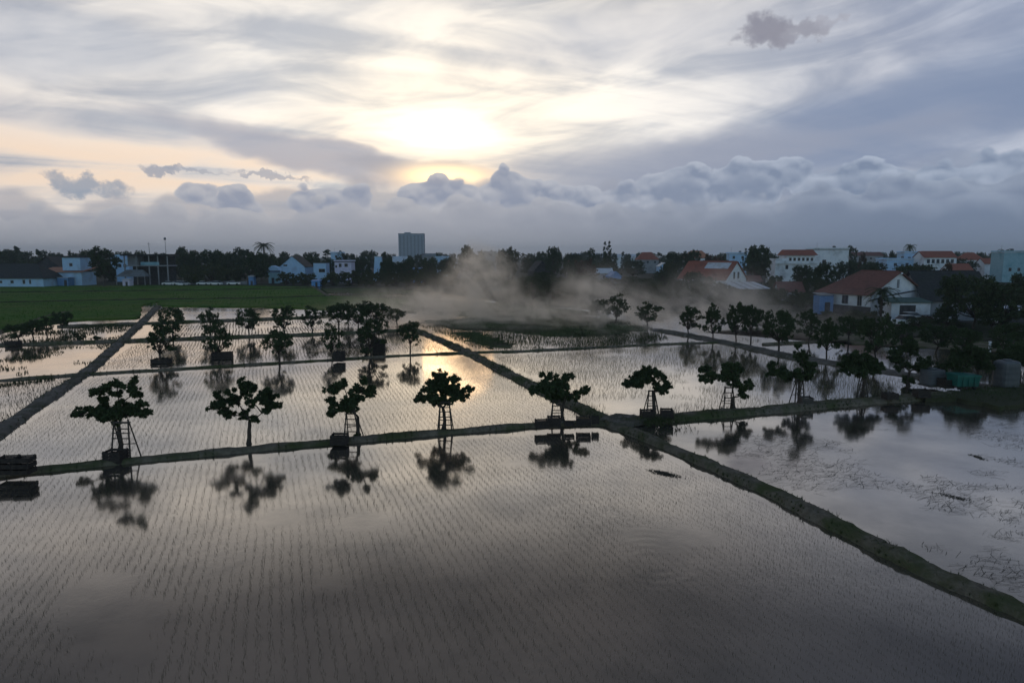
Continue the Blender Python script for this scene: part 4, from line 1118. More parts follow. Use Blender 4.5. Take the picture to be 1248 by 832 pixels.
    for side, L in (('f', wins), ('s', side_wins)):
        for c, ww, za, zb in L:
            f, p = MB(), MB(); q = 0.07
            def B(m, a0, a1, n0, n1, c0, c1):
                if side == 'f': m.box(a0, a1, y0 - n1, y0 - n0, c0, c1)
                else: m.box(x1 + n0, x1 + n1, a0, a1, c0, c1)
            a0, a1 = c - ww / 2, c + ww / 2
            B(f, a0 - q, a0, .002, .05, za - q, zb + q); B(f, a1, a1 + q, .002, .05, za - q, zb + q); B(f, a0, a1, .002, .05, zb, zb + q); B(f, a0, a1, .002, .07, za - q, za)
            B(f, c - .025, c + .025, .002, .045, za, zb)
            fo = f.build('window', M[trim or 'greywall'], root)
            B(p, a0, a1, .004, .02, za, zb); p.build('pane', M['glass'], fo)
    if door:
        c, ww, hh = door
        dm = MB(); dm.box(c - ww / 2, c + ww / 2, y0 - .05, y0 - .003, 0, hh); do = dm.build('door', M['darkwall'], root)
        MB().box(c + ww * .36, c + ww * .40, y0 - .09, y0 - .052, 1.0, 1.15).build('handle', M['greymetal'], do)
    return root
def S(Y): return Y / 838.0
def zpx(py, Y): return at_depth(624, py, Y).z
def part(root, name, mat, *boxes, label=None):
    mb = MB()
    for b in boxes: mb.box(*b)
    return mb.build(name, M[mat], root, label=label)

# left-hand group by the green field
house('long_shed', 'long low pale blue shed with a dark hipped roof beside the green field', 24, 226, 22.5, 11, 3.0, 'hip', 4.2, 'bluewhite', 'darkroof', 0.0, 0.5, wins=((1.2, .9, 1.2, 2.0), (5.0, .7, 1.0, 2.2), (7.0, .5, 1.0, 2.2), (-2.5, .9, 1.2, 1.9)), door=(-9.3, 2.6, 2.5), cat='shed')
house('house', 'house with a large dark gabled roof behind the long pale blue shed', 66, 250, 12.6, 9, 4.4, 'gable_front', 5.2, 'darkwall', 'darkroof', 0.12, 0.6)
r = house('house', 'two storey house with a pale blue upper box and a terracotta skirt roof', 82, 234, 14.5, 8, 4.4, 'pent', 1.5, 'bluewhite', 'orangeroof', 0.0, 0.7, wins=((-3.5, 1.2, 1.2, 2.4), (2.5, 1.4, 1.0, 2.4)))
part(r, 'upper_storey', 'bluewhite', (0.6, 6.6, -3.2, 3.0, 5.0, 9.3)); part(r, 'roof_slab', 'darkwall', (0.3, 6.9, -3.5, 3.3, 9.305, 9.9))
o = part(r, 'window', 'greywall', (2.9, 4.0, -3.26, -3.203, 6.4, 7.5)); part(o, 'pane', 'glass', (3.0, 3.9, -3.275, -3.262, 6.5, 7.4))
house('shed', 'small flat roofed blue shed between the long shed and the large dark tree', 79, 228, 3.6, 3, 2.7, 'flat', .15, 'blue', 'metal', 0, .2, door=(0.9, .9, 2.0), cat='shed')
r = house('house', 'pale blue stepped house right of the large dark tree', 156, 268, 5.2, 7, 8.1, 'flat', .25, 'bluewhite', 'metal', 0, .2, wins=((0.9, 1.0, 5.6, 6.7), (-1.0, 1.0, 5.6, 6.7)))
part(r, 'upper_storey', 'bluewhite', (-5.0, -1.2, -2.5, 3.0, 5.0, 10.4)); part(r, 'roof_slab', 'greymetal', (-5.2, -1.0, -2.7, 3.2, 10.405, 10.6))
# open pavilion on columns
Y = 240; root = empty('pavilion', (at_depth(184, 330, Y).x, Y, .16), 0.05, 'open two storey pavilion on thin columns with a teal balcony rail', 'pavilion')
part(root, 'roof_slab', 'darkroof', (-8.2, 8.2, -4, 4, 9.9, 10.5)); part(root, 'floor_slab', 'greywall', (-7.6, 7.6, -3.6, 3.6, 6.3, 6.7))
part(root, 'back_wall', 'darkwall', (-7.4, 7.4, 2.6, 2.85, 0, 9.89)); part(root, 'balustrade', 'teal', (-1.6, 4.6, -3.7, -3.62, 6.72, 7.8)); part(root, 'room', 'greywall', (-7.0, -3.4, -1.5, 2.55, 6.72, 9.88))
for x in (-7.2, -3.2, 1.0, 4.0, 7.2): part(root, 'column', 'greywall', (x - .17, x + .17, -3.4, -3.06, -.2, 6.28)); part(root, 'column', 'greywall', (x - .15, x + .15, -3.38, -3.08, 6.71, 9.89))
m_ = MB(); m_.solid([(-8.5, -8, 2.9), (1.8, -8, 2.9), (1.8, -3.75, 2.9), (-8.5, -3.75, 2.9), (-6, -4.6, 5.2), (-.5, -4.6, 5.2)], [(0, 1, 5, 4), (1, 2, 5), (2, 3, 4, 5), (3, 0, 4), (3, 2, 1, 0)]); m_.build('porch_roof', M['greymetal'], root)
for x in (-8, 1.3): part(root, 'porch_post', 'greywall', (x - .1, x + .1, -7.7, -7.5, -.2, 2.89))
# posts on the skyline
for px, py0, ht, l in ((182, 296, 15, 'thin leaning pole rising above the pavilion roof'), (201, 293, 16, 'mast with a small round head above the pavilion')):
    p = at_depth(px, py0, 262); root = empty('mast', (p.x, 262, .16), 0, l, 'mast')
    MB().tube([(0, 0, -.3), (.1, 0, ht * .5), (.05 if px > 190 else -.35, 0, p.z)], [.16, .11, .07], 7).build('pole', M['greymetal'], root)
    if px > 190: MB().lathe([(.05, p.z), (.4, p.z + .1), (.45, p.z + .5), (.3, p.z + .9), (.05, p.z + 1)], 10).build('lamp_head', M['greymetal'], root, True)
    else: MB().tube([(-.8, 0, p.z - .6), (.3, 0, p.z - .5)], .05, 5).build('cross_arm', M['greymetal'], root)

house('house', 'house showing a broad pale blue gable above the hedge', 362, 265, 9.4, 11, 5.9, 'gable_front', 3.9, 'bluewhite', 'darkroof', 0.0, .35, wins=((-2.6, 1.3, 6.1, 6.6),))
r = house('kiosk', 'small teal kiosk with a rounded blue awning at the field corner', 334, 250, 3.2, 3, 4.0, 'flat', .2, 'teal', 'blue', 0, .2, door=(0, 1.0, 2.0), cat='kiosk')
MB().prism([(-1.9, 4.6), (-1.5, 5.7), (0, 6.4), (1.9, 5.8), (2.4, 4.6)], -2.0, 1.6).build('awning', M['bluewhite'], r)
house('shed', 'small pale blue box shed beside the broad gable', 392, 262, 4.8, 5, 7.2, 'flat', .25, 'bluewhite', 'darkroof', 0, .2, wins=((0.8, 2.2, 3.8, 5.0),), cat='shed')
house('house', 'lilac white flat fronted house with two dark windows above the hedge', 420.5, 258, 6.2, 6, 7.6, 'flat', .3, 'lilac', 'darkroof', 0, .25, wins=((-1.0, .9, 5.8, 7.0), (1.2, 1.1, 5.9, 7.0), (-2.5, .6, 5.6, 6.4)))
root = empty('water_tower', (at_depth(461.5, 330, 268).x, 268, .16), 0, 'tapered pale blue tower like a narrow pyramid behind the hedge', 'tower')
m_ = MB(); m_.solid([(-1.9, -1.9, -.3), (1.9, -1.9, -.3), (1.9, 1.9, -.3), (-1.9, 1.9, -.3), (-1.2, -1.2, 9.5), (1.2, -1.2, 9.5), (1.2, 1.2, 9.5), (-1.2, 1.2, 9.5)], [(3, 2, 1, 0), (4, 5, 6, 7), (0, 1, 5, 4), (1, 2, 6, 5), (2, 3, 7, 6), (3, 0, 4, 7)]); m_.build('body', M['bluewhite'], root)
part(root, 'cap', 'metal', (-1.35, 1.35, -1.35, 1.35, 9.505, 9.75)); part(root, 'ladder', 'greymetal', (-.12, .12, -1.95, -1.88, 0, 5))
for px, Y, w, h, l, wall, rm in ((385.5, 224, 2.8, 1.7, 'bright blue tarpaulin shelter on the edge of the green field', 'tarp', 'tarp'), (307, 236, 1.7, 2.8, 'small blue painted hut under the round dark tree', 'blue', 'metal'), (155, 228, 2.3, 2.0, 'small lilac blue hut at the field edge left of the pavilion', 'lilac', 'metal'), (509, 250, 3.0, 5.2, 'small bright blue hut below the grey tower block', 'blue', 'blue')):
    house('hut', l, px, Y, w, 2.4, h, 'pent', .35, wall, rm, 0, .2, door=(0.2, .7, min(1.4, h - .3)), cat='hut')
for px, Y, w, h, rf, rise, wall, rm, l in (
    (412, 360, 5.6, 11.2, 'flat', .3, 'bluewhite', 'metal', 'far pale blue house above the lilac one'), (442, 330, 3.6, 7.6, 'gable_side', 1.6, 'greywall', 'metal', 'far grey house between trees left of the tapered tower'),
    (488, 330, 6.5, 7.2, 'gable_side', 2.4, 'white', 'metal', 'pale house directly under the left edge of the tower block'), (539, 340, 6.0, 9.0, 'flat', .3, 'bluewhite', 'metal', 'pale blue box house right of the tower block'),
    (525, 420, 9.5, 9.6, 'gable_side', 1.6, 'greywall', 'greymetal', 'far grey hall behind the pale blue box house'), (594, 430, 11, 12.0, 'flat', .4, 'greywall', 'metal', 'far grey flat roofed building behind the leaning smoke plume'),
    (565, 300, 7, 4.8, 'gable_side', 2.0, 'greywall', 'metal', 'house with a pale sloping metal roof at the left edge of the smoke'), (470, 300, 8, 3.6, 'gable_side', 2.2, 'greywall', 'greymetal', 'low grey roofed house right of the tapered tower'),
    (508, 275, 12, 3.4, 'gable_side', 1.8, 'darkwall', 'brownroof', 'low brown roofed row below the tower block'), (700, 330, 7, 5.2, 'gable_side', 2.6, 'greywall', 'brownroof', 'brown roofed house between the two smoky trees'),
    (716, 620, 30, 9, 'gable_side', 3.0, 'greywall', 'metal', 'far long pale roofed hall behind the narrow tree'), (764, 560, 26, 9.0, 'gable_side', 2.2, 'white', 'metal', 'far white hall left of the red roof on the skyline'),
    (788, 400, 12.5, 8.0, 'hip', 3.8, 'greywall', 'redroof', 'dark red hipped roof on the skyline behind the smoke'), (735, 280, 7, 3.0, 'gable_side', 1.8, 'greywall', 'metal', 'low pale roofed shed in the trees above the smoke'),
    (808, 330, 5, 5.0, 'gable_front', 1.6, 'bluewhite', 'metal', 'small pale blue gable in the trees right of the red skyline roof'), (897, 330, 8.2, 10.8, 'flat', .3, 'bluewhite', 'metal', 'tall pale blue house beside the big round tree'),
    (848, 330, 12, 9.0, 'hip', 3.2, 'white', 'orangeroof', 'orange tiled roof rising behind the red roofed white gable house'), (1052, 420, 18, 10.0, 'gable_side', 2.0, 'greywall', 'brownroof', 'far brown roofed row left of the palm'),
    (912, 205, 6.6, 2.4, 'gable_side', 1.6, 'darkwall', 'brownroof', 'low reddish brown roof below the big round tree'), (962, 152, 5.0, 2.2, 'gable_side', 1.9, 'greywall', 'brownroof', 'small brown roofed hut left of the large red roofed house'),
    (1203, 300, 7, 6.6, 'gable_side', 2.2, 'white', 'redroof', 'red roofed white house just left of the teal tall house'), (1180, 320, 10, 8.2, 'hip', 3.0, 'white', 'redroof', 'red hipped roof right of the white terrace'), (1166, 250, 8, 4.6, 'gable_side', 2.4, 'white', 'redroof', 'lower red roof in front of the white terrace')):
    n = max(1, int(w // 4)); house('house', l, px, Y, w, max(6, w * .6), h, rf, rise, wall, rm, rng.normal() * .08, .3, wins=[((i + .5) / n * w - w / 2, 1.0, h - 2.2, h - 1.0) for i in range(n)])
house('barn', 'dark gabled barn with one white roof edge left of the smoky round tree', 657, 300, 7.4, 8, 3.6, 'gable_front', 4.0, 'darkwall', 'darkroof', 0.3, .4, cat='barn')
house('awning', 'small blue tent roof in the trees above the smoke', 748, 250, 4.2, 4, 2.6, 'gable_front', 1.6, 'tarp', 'tarp', .3, .3, cat='tent')

# the grey tower block
Y = 1250; root = empty('tower_block', (at_depth(502.5, 330, Y).x, Y, -.4), 0.0, 'lone grey tower block standing far above the treeline', 'tower block')
w, h = 30.5 * S(Y), zpx(285.5, Y) + .4
part(root, 'body', 'tower', (-w / 2, w / 2, -9, 9, 0, h)); part(root, 'parapet', 'towerband', (-w / 2 - .3, w / 2 + .3, -9.3, 9.3, h + .01, h + 1.2)); part(root, 'lift_house', 'tower', (-w * .28, -w * .04, -4, 4, h + 1.21, h + 3.4))
for k in range(7): part(root, 'window_strip', 'towerband', (-w / 2 + w * (k + .5) / 7 - 1.3, -w / 2 + w * (k + .5) / 7 + 1.3, -9.12, -9.003, 3, h - 2))
part(root, 'window_strip', 'towerband', (w / 2 + .003, w / 2 + .12, -3, 3, 3, h - 2))

# red roofed white gable house with the solar panels
Y = 205; r = house('house', 'white gabled house with a long red roof and pale panels on the ridge', 868, Y, 17, 9.5, 3.4, 'gable_side', 4.8, 'white', 'redroof', -0.95, .5, wins=((-3, 1.4, 1.0, 2.4), (2.5, 1.4, 1.0, 2.4)), side_wins=((-.9, .7, 3.4, 5.2), (1.0, .7, 3.4, 5.2)))
m_ = MB(); m_.solid([(-1.2, -2.2, 6.17), (7.2, -2.2, 6.17), (7.2, -.5, 7.86), (-1.2, -.5, 7.86), (-1.2, -2.25, 6.25), (7.2, -2.25, 6.25), (7.2, -.55, 7.94), (-1.2, -.55, 7.94)], [(3, 2, 1, 0), (4, 5, 6, 7), (0, 1, 5, 4), (1, 2, 6, 5), (2, 3, 7, 6), (3, 0, 4, 7)]); m_.build('roof_panel', M['metal'], r)
r = house('shelter', 'open shelter with a bright pale sheet metal roof behind the smoke fringe', 911, 160, 7.0, 5.5, 2.3, 'pent', 1.3, 'darkwall', 'metal', 0.25, .6, cat='shelter')
for k in range(3): m_ = MB(); m_.solid([(-2.2 + k * 2.2, -3.35, 2.44), (-2.05 + k * 2.2, -3.35, 2.44), (-2.05 + k * 2.2, 3.35, 3.78), (-2.2 + k * 2.2, 3.35, 3.78), (-2.2 + k * 2.2, -3.35, 2.52), (-2.05 + k * 2.2, -3.35, 2.52), (-2.05 + k * 2.2, 3.35, 3.86), (-2.2 + k * 2.2, 3.35, 3.86)], [(3, 2, 1, 0), (4, 5, 6, 7), (0, 1, 5, 4), (1, 2, 6, 5), (2, 3, 7, 6), (3, 0, 4, 7)]); m_.build('roof_seam', M['greymetal'], r)
# large white three storey house and its grey annex
Y = 248; s_ = S(Y); w = 49 * s_; root = empty('villa', (at_depth(964, 330, Y).x, Y, .16), -.06, 'large white three storey villa with a red roof and a row of upper windows', 'villa')
part(root, 'wall', 'white', (-w / 2, w / 2, -5, 5, -.3, zpx(320, Y))); part(root, 'upper_storey', 'white', (-w / 2 + 4.4, w / 2 - .3, -3.6, 5, zpx(320, Y) + .01, zpx(312, Y) + .1))
part(root, 'balcony', 'white', (-w / 2 - .2, w / 2 + .2, -5.6, -5.005, zpx(322, Y), zpx(320, Y) + .5)); part(root, 'stair_tower', 'white', (-w / 2 + .6, -w / 2 + 4.3, -4, 4, zpx(320, Y) + .01, zpx(315.5, Y)))
m_ = MB(); zz = zpx(312, Y) + .12; m_.solid([(-w / 2 + 3.6, -4.6, zz), (w / 2 + .4, -4.6, zz), (w / 2 + .4, 5.4, zz), (-w / 2 + 3.6, 5.4, zz), (-w / 2 + 3.9, 0.4, zz + 2.0), (w / 2 + .2, 0.4, zz + 2.0)], [(0, 1, 5, 4), (1, 2, 5), (2, 3, 4, 5), (3, 0, 4), (3, 2, 1, 0)]); m_.build('roof', M['redroof'], root)
for k in range(6):
    xa = -w / 2 + 5.6 + k * 1.5; o = part(root, 'window', 'greywall', (xa - .45, xa + .45, -3.68, -3.603, zpx(319, Y), zpx(314.5, Y))); part(o, 'pane', 'glass', (xa - .36, xa + .36, -3.7, -3.682, zpx(318.6, Y), zpx(314.9, Y)))
for xa, za in ((-3.2, 5.2), (3.4, 5.2), (.4, 1.6), (-5.0, 1.4)): o = part(root, 'window', 'greywall', (xa - .5, xa + .5, -5.07, -5.003, za, za + 1.5)); part(o, 'pane', 'glass', (xa - .4, xa + .4, -5.09, -5.072, za + .1, za + 1.4))
house('house', 'plain pale grey block house adjoining the white villa', 1007, 262, 12.4, 9, zpx(305, 262), 'flat', .3, 'white', 'greymetal', -.1, .2, wins=((-2.5, 1.2, 7, 8.4),))
# the large red roofed house near the water
Y = 118; r = house('house', 'large red roofed house with a white gable facing the dark roofed one', 1061, Y, 11.2, 11.4, 3.75, 'gable_side', 3.45, 'white', 'brownroof', -1.22, .55, wins=((-3.2, 1.4, 1.9, 3.2), (0.4, 1.2, 1.9, 3.2), (3.4, .8, 1.7, 3.3)), side_wins=((-2.8, 1.2, 1.2, 2.6),), hipl=3.6)
part(r, 'plinth', 'darkwall', (-5.7, 5.7, -5.82, -5.71, -.3, 1.6)); part(r, 'gable_vent', 'greywall', (5.603, 5.68, -.22, .22, 4.6, 6.0)); part(r, 'barge_board', 'white', (6.16, 6.22, -.2, .2, 6.9, 7.15))
m_ = MB(); m_.tube([(5.65, -6.2, 2.6), (6.6, -3.0, 3.5), (6.9, 0, 3.9), (6.6, 3.0, 4.2), (6.2, 5.6, 4.3)], .12, 6); m_.build('awning_edge', M['darkwall'], r)
house('hut', 'blue painted hut against the side of the large red roofed house', 1005.5, 118, 2.4, 2.4, 3.1, 'pent', .3, 'blue', 'greymetal', 0, .15, door=(.2, .9, 2.0), cat='hut')
house('house', 'dark roofed house beside the large red roofed one, half hidden by a big tree', 1150, 116, 10.2, 10.5, 2.9, 'gable_side', 4.3, 'greywall', 'darkroof', -.12, .5, wins=((3.0, 1.6, .9, 2.2), (0.9, .7, .8, 2.3)), door=(-1.6, 1.5, 2.2))
r = house('garage', 'white garage with a dark open bay and lean-to roof between the two large roofs', 1106, 108, 5.9, 3.6, 2.6, 'pent', .5, 'white', 'greenroof', -.05, .25, cat='garage')
part(r, 'bay_shade', 'darkwall', (-1.7, .7, -1.86, -1.803, 0, 2.25))  # flat dark panel, paints the shade inside the garage opening
# skyline terrace
house('house', 'low pale blue block house left of the white terrace', 1092, 300, 13.5, 9, zpx(317, 300), 'flat', .3, 'bluewhite', 'metal', 0, .2, wins=((-3, 1.2, 5.6, 6.8), (2, 1.2, 5.6, 6.8)))
house('house', 'small taller pale blue tower house beside the palm', 1105, 310, 6.4, 6, zpx(309, 310), 'flat', .35, 'bluewhite', 'metal', 0, .2, wins=((-1, 1.2, 8.2, 9.4),))
house('terrace', 'white terrace with a long red roof and dark upper windows', 1138, 292, 13.6, 8, zpx(314, 292), 'gable_side', 2.4, 'white', 'redroof', 0, .35, wins=[(-5 + i * 2.0, 1.1, zpx(321, 292), zpx(316.5, 292)) for i in range(6)])
house('house', 'teal fronted tall flat roofed house at the picture edge', 1227.5, 262, 8.4, 7, zpx(308.5, 262), 'flat', .3, 'teal', 'metal', 0, .15, wins=((-1.5, 1.0, 4.2, 5.4), (1.8, 1.0, 4.2, 5.4)))
house('house', 'red roofed house at the picture edge behind the teal one', 1248, 300, 9, 8, 7.6, 'gable_side', 2.4, 'white', 'redroof', 0, .3)
house('tent', 'pale sheet awning at the foot of the big trees by the picture edge', 1238, 103, 4.6, 3, 1.5, 'pent', .7, 'darkwall', 'metal', .1, .2, cat='awning')
# boundary walls
def bwall(px0, px1, Y, h, label, mat):
    a, b = at_depth(px0, 330, Y), at_depth(px1, 330, Y); root = empty('boundary_wall', ((a.x + b.x) / 2, Y, .16), 0, label, 'wall'); L = (b.x - a.x) / 2
    part(root, 'panel', mat, (-L, L, -.1, .1, -.3, h)); part(root, 'coping', 'greywall', (-L, L, -.16, .16, h + .003, h + .09))
    n = max(2, int(L * 2 / 3.5))
    for k in range(n + 1): x = -L + 2 * L * k / n; part(root, 'pier', mat, (x - .18, x + .18, -.2, .2, -.3, h + .2))
bwall(1122, 1200, 104.5, .85, 'low grey wall in front of the dark roofed house', 'greywall'); bwall(1028, 1088, 104, .5, 'low dark wall below the large red roofed house', 'darkwall'); bwall(205, 300, 238, 1.1, 'grey wall along the field edge behind the parked cars', 'greywall')
p = at(1206, 428, .1); root = empty('marker_post', p, 0, 'short white post standing in the mud behind the green bin', 'post'); part(root, 'post', 'white', (-.09, .09, -.09, .09, -.3, .95)); part(root, 'cap', 'white', (-.12, .12, -.12, .12, .955, 1.05))

# ------------------------------------------------------------------ parked cars
def car_proto():
    root = empty('parked_car', (0, -60, 0), 0, None, 'car')
    MB().prism([(-2.1, .3), (-2.12, .72), (-1.95, .92), (-1.2, .98), (1.0, .98), (1.95, .82), (2.12, .6), (2.1, .3)], -.84, .84).build('body', M['cartwhite'], root)
    m_ = MB(); m_.solid([(-1.5, -.78, .985), (1.1, -.78, .985), (1.1, .78, .985), (-1.5, .78, .985), (-1.0, -.62, 1.45), (.35, -.62, 1.45), (.35, .62, 1.45), (-1.0, .62, 1.45)], [(3, 2, 1, 0), (4, 5, 6, 7), (0, 1, 5, 4), (1, 2, 6, 5), (2, 3, 7, 6), (3, 0, 4, 7)]); m_.build('cabin_glass', M['glass'], root)
    MB().box(-1.0, .35, -.63, .63, 1.452, 1.5).build('roof', M['cartwhite'], root)
    for sx in (-1.3, 1.3):
        for sy in (-.8, .8):
            w_ = MB().lathe([(.02, -.1), (.3, -.1), (.33, -.06), (.33, .06), (.3, .1), (.02, .1)], 14).build('wheel', M['rubber'], root, True); w_.location = (sx, sy, .33); w_.rotation_euler = (math.pi / 2, 0, 0)
    return root, [(c, []) for c in children(root)]
car = car_proto(); first = True
for px, Y, rz, l in ((205, 232, .2, 'white car parked under the pavilion end of the field edge'), (218, 231, .1, 'white car parked just left of the spreading bushes by the field'), (223.5, 229, 1.4, 'white car parked nose on beside the leftmost spreading bush'), (247, 233, 0, 'white car parked under the lowest spreading bush'), (262, 232, 3.1, 'white car parked below the grey wall end'), (284, 234, .1, 'white car parked farthest along the grey wall'), (1115, 102.5, .15, 'white car parked before the garage'), (1152, 101.5, 1.3, 'white car parked nose on before the dark roofed house'), (1111, 97, .1, 'white car by the water below the garage'), (1214, 100, .9, 'white car parked under the big edge trees')):
    p = at_depth(px, 330, Y); p.z = .16
    if first: o = car[0]; o.location = p; o.rotation_euler = (0, 0, rz); tag(o, l, 'car', 'cars parked along the village edge'); first = False
    else: copy_tree(*car, p, rz, 1.0, l, 'cars parked along the village edge')

# ------------------------------------------------------------------ village trees
VK = {}
for k, (h, w, th, nc, sh, mt, lf) in {'broad': (10, 9.5, 2.2, 22, 'round', 'leaf2', .55), 'spread': (9, 11.5, 2.4, 20, 'flat', 'leaf2', .55), 'tall': (12, 7, 3.0, 20, 'tall', 'leaf2', .5), 'open': (10.5, 8, 4.0, 13, 'round', 'leaf2', .5), 'bush': (4, 6, .4, 12, 'flat', 'leaf3', .42), 'cone': (10, 4.2, .8, 18, 'cone', 'leaf2', .42), 'red': (4, 4.5, .5, 10, 'round', 'leaf4', .36), 'column': (11, 4.4, 4.5, 12, 'tall', 'leaf2', .45)}.items():
    VK[k] = generic_tree('tree' if k not in ('bush', 'red') else 'bush', 500 + len(VK), h, w, th, M[mt], lf, nc, 'tree' if k not in ('bush', 'red') else 'bush', 2.0, .28, sh, (0, -60, 0))
VK['palm'] = palm_tree(600, 10, (0, -60, 0)); VK['palm2'] = palm_tree(601, 7, (0, -60, 0), 2.9)
for r, kids in VK.values():
    c = [k for k, _ in kids if k.name.startswith('crown')][0]
    v = np.empty(len(c.data.vertices) * 3, np.float32); c.data.vertices.foreach_get('co', v); v = v.reshape(-1, 3)
    r['_h'] = float(v[:, 2].max()); r['_w'] = float((np.ptp(v[:, 0]) + np.ptp(v[:, 1])) / 2)
def vtree(kind, px, top, Y, wpx, label, group=None, z=.1):
    root, kids = VK[kind]; p = at_depth(px, 330, Y); p.z = z
    h = zpx(top, Y) - z; s_ = S(Y) * wpx / root['_w']; sc = (s_, s_, h / root['_h']); rz = rng.uniform(0, 6.28)
    cat = root['category']
    if not root.get('_placed'):
        root['_placed'] = 1; root.location = p; root.rotation_euler = (0, 0, rz); root.scale = sc; return tag(root, label, cat, group)
    return tag(copy_tree(root, kids, p, rz, sc, label, group), label, cat, group)
vtree('tall', 126, 299, 224, 43, 'large black green tree hiding the middle of the blue houses')
vtree('broad', 312, 306, 238, 40, 'large round black tree over the small blue hut')
vtree('palm', 322, 295, 330, 26, 'feathery palm rising over the large round black tree')
vtree('cone', 23, 299, 400, 13, 'layered conifer with a flat top on the left skyline')
VG = 'spreading trees behind the field edge'
for k, x, t, Y, w, l in (('broad', 224, 299, 310, 22, 'tall tree on the skyline right of the mast'), ('spread', 243, 304, 262, 52, 'widest spreading tree behind the parked cars'), ('spread', 276, 304, 268, 46, 'spreading tree left of the large round black tree'), ('open', 292, 300, 340, 16, 'slim tree on the skyline left of the large round black tree'),
                         ('bush', 232, 320, 238, 34, 'leftmost low bushy tree by the parked cars'), ('bush', 256, 319, 240, 44, 'middle low bushy tree by the parked cars'), ('bush', 284, 323, 240, 36, 'rightmost low bushy tree by the parked cars')):
    vtree(k, x, t, Y, w, l, VG)
for k, x, t, Y, w, l in (('bush', 404, 330, 226, 30, 'first bush of the hedge, nearest the blue tarpaulin'), ('bush', 428, 328, 228, 34, 'bush of the hedge under the lilac house'), ('bush', 452, 328, 226, 36, 'bush of the hedge under the tapered tower'), ('bush', 478, 329, 228, 34, 'bush of the hedge right of the tapered tower'), ('bush', 500, 330, 224, 30, 'bush of the hedge below the grey tower block'), ('bush', 350, 330, 236, 30, 'dark bush under the broad blue gable'), ('bush', 372, 331, 238, 28, 'dark bush between the broad gable and the blue tarpaulin')):
    vtree(k, x, t, Y, w, l, 'bushes of the village hedge')
for k, x, t, Y, w, l in (('broad', 568, 297, 290, 24, 'dark full tree right of the tower block at the smoke edge'), ('bush', 584, 303, 300, 20, 'low dark tree touching the full tree at the smoke edge'), ('broad', 614, 302, 270, 22, 'dark tree on the skyline above the dense smoke'), ('tall', 624, 299, 272, 16, 'narrow taller tree joined to the one above the dense smoke'),
                         ('broad', 674, 299, 290, 24, 'round dark tree with a gap showing through it on the skyline'), ('broad', 700, 307, 300, 20, 'small dome shaped tree right of the gapped round tree'), ('open', 720, 301, 300, 13, 'thin ragged tree left of the brush shaped tree'), ('column', 740, 293, 300, 13, 'brush shaped tree on a bare trunk standing alone on the skyline'),
                         ('red', 712, 314, 250, 34, 'brownish tree below the thin ragged one'), ('broad', 922, 297, 232, 42, 'big round dark tree left of the white villa'), ('broad', 838, 305, 280, 30, 'dark tree behind the red roofed white gable house'), ('broad', 820, 306, 290, 26, 'dark tree left of the orange roof'), ('open', 847, 303, 290, 16, 'small tree with a flat tuft over the orange roof'), ('red', 868, 308, 260, 34, 'reddish tree behind the ridge of the white gable house'),
                         ('open', 1036, 298, 300, 18, 'ragged tree right of the pale grey block house'), ('palm', 1107, 297, 310, 15, 'palm standing on the skyline above the pale blue tower house'), ('red', 1051, 306, 320, 13, 'small brown tree right of the ragged one'), ('broad', 1086, 304, 330, 10, 'small round tree left of the palm on the skyline'), ('palm2', 1222, 303, 330, 18, 'low palm tops above the teal house')):
    vtree(k, x, t, Y, w, l)
ORD = ['first', 'second', 'third', 'fourth', 'fifth', 'sixth', 'seventh', 'eighth', 'ninth', 'tenth', 'eleventh', 'twelfth', 'thirteenth', 'fourteenth', 'fifteenth', 'sixteenth', 'seventeenth', 'eighteenth', 'nineteenth', 'twentieth', 'twenty-first', 'twenty-second', 'twenty-third']
def line_of(rows, phrase, group):
    """rows: (place, kind, px, top, Y, width); each tree is named by its place and its order there"""
    n = {}
    for pl, kd, x, t, Y, w in sorted(rows, key=lambda r: r[2]):
        k = n[pl] = n.get(pl, 0) + 1
        vtree(kd, x, t, Y, w, phrase.format(pl, ORD[k - 1]), group)
wood0 = [('broad', 380, 311, 285, 22), ('spread', 403, 314, 275, 26), ('broad', 442, 311, 280, 28), ('tall', 472, 312, 282, 18), ('spread', 482, 317, 262, 28), ('broad', 498, 314, 270, 22), ('spread', 522, 312, 268, 30), ('broad', 548, 313, 280, 30), ('spread', 340, 312, 285, 22), ('broad', 430, 316, 268, 16), ('bush', 512, 324, 246, 30), ('bush', 545, 322, 250, 34), ('tall', 330, 308, 300, 20)]
line_of([('left of the tower block' if x < 486 else 'under the tower block', kd, x, t, Y, w) for kd, x, t, Y, w in wood0], 'dark tree between pale houses {}, {} from the left', 'trees among the pale houses by the tower block')
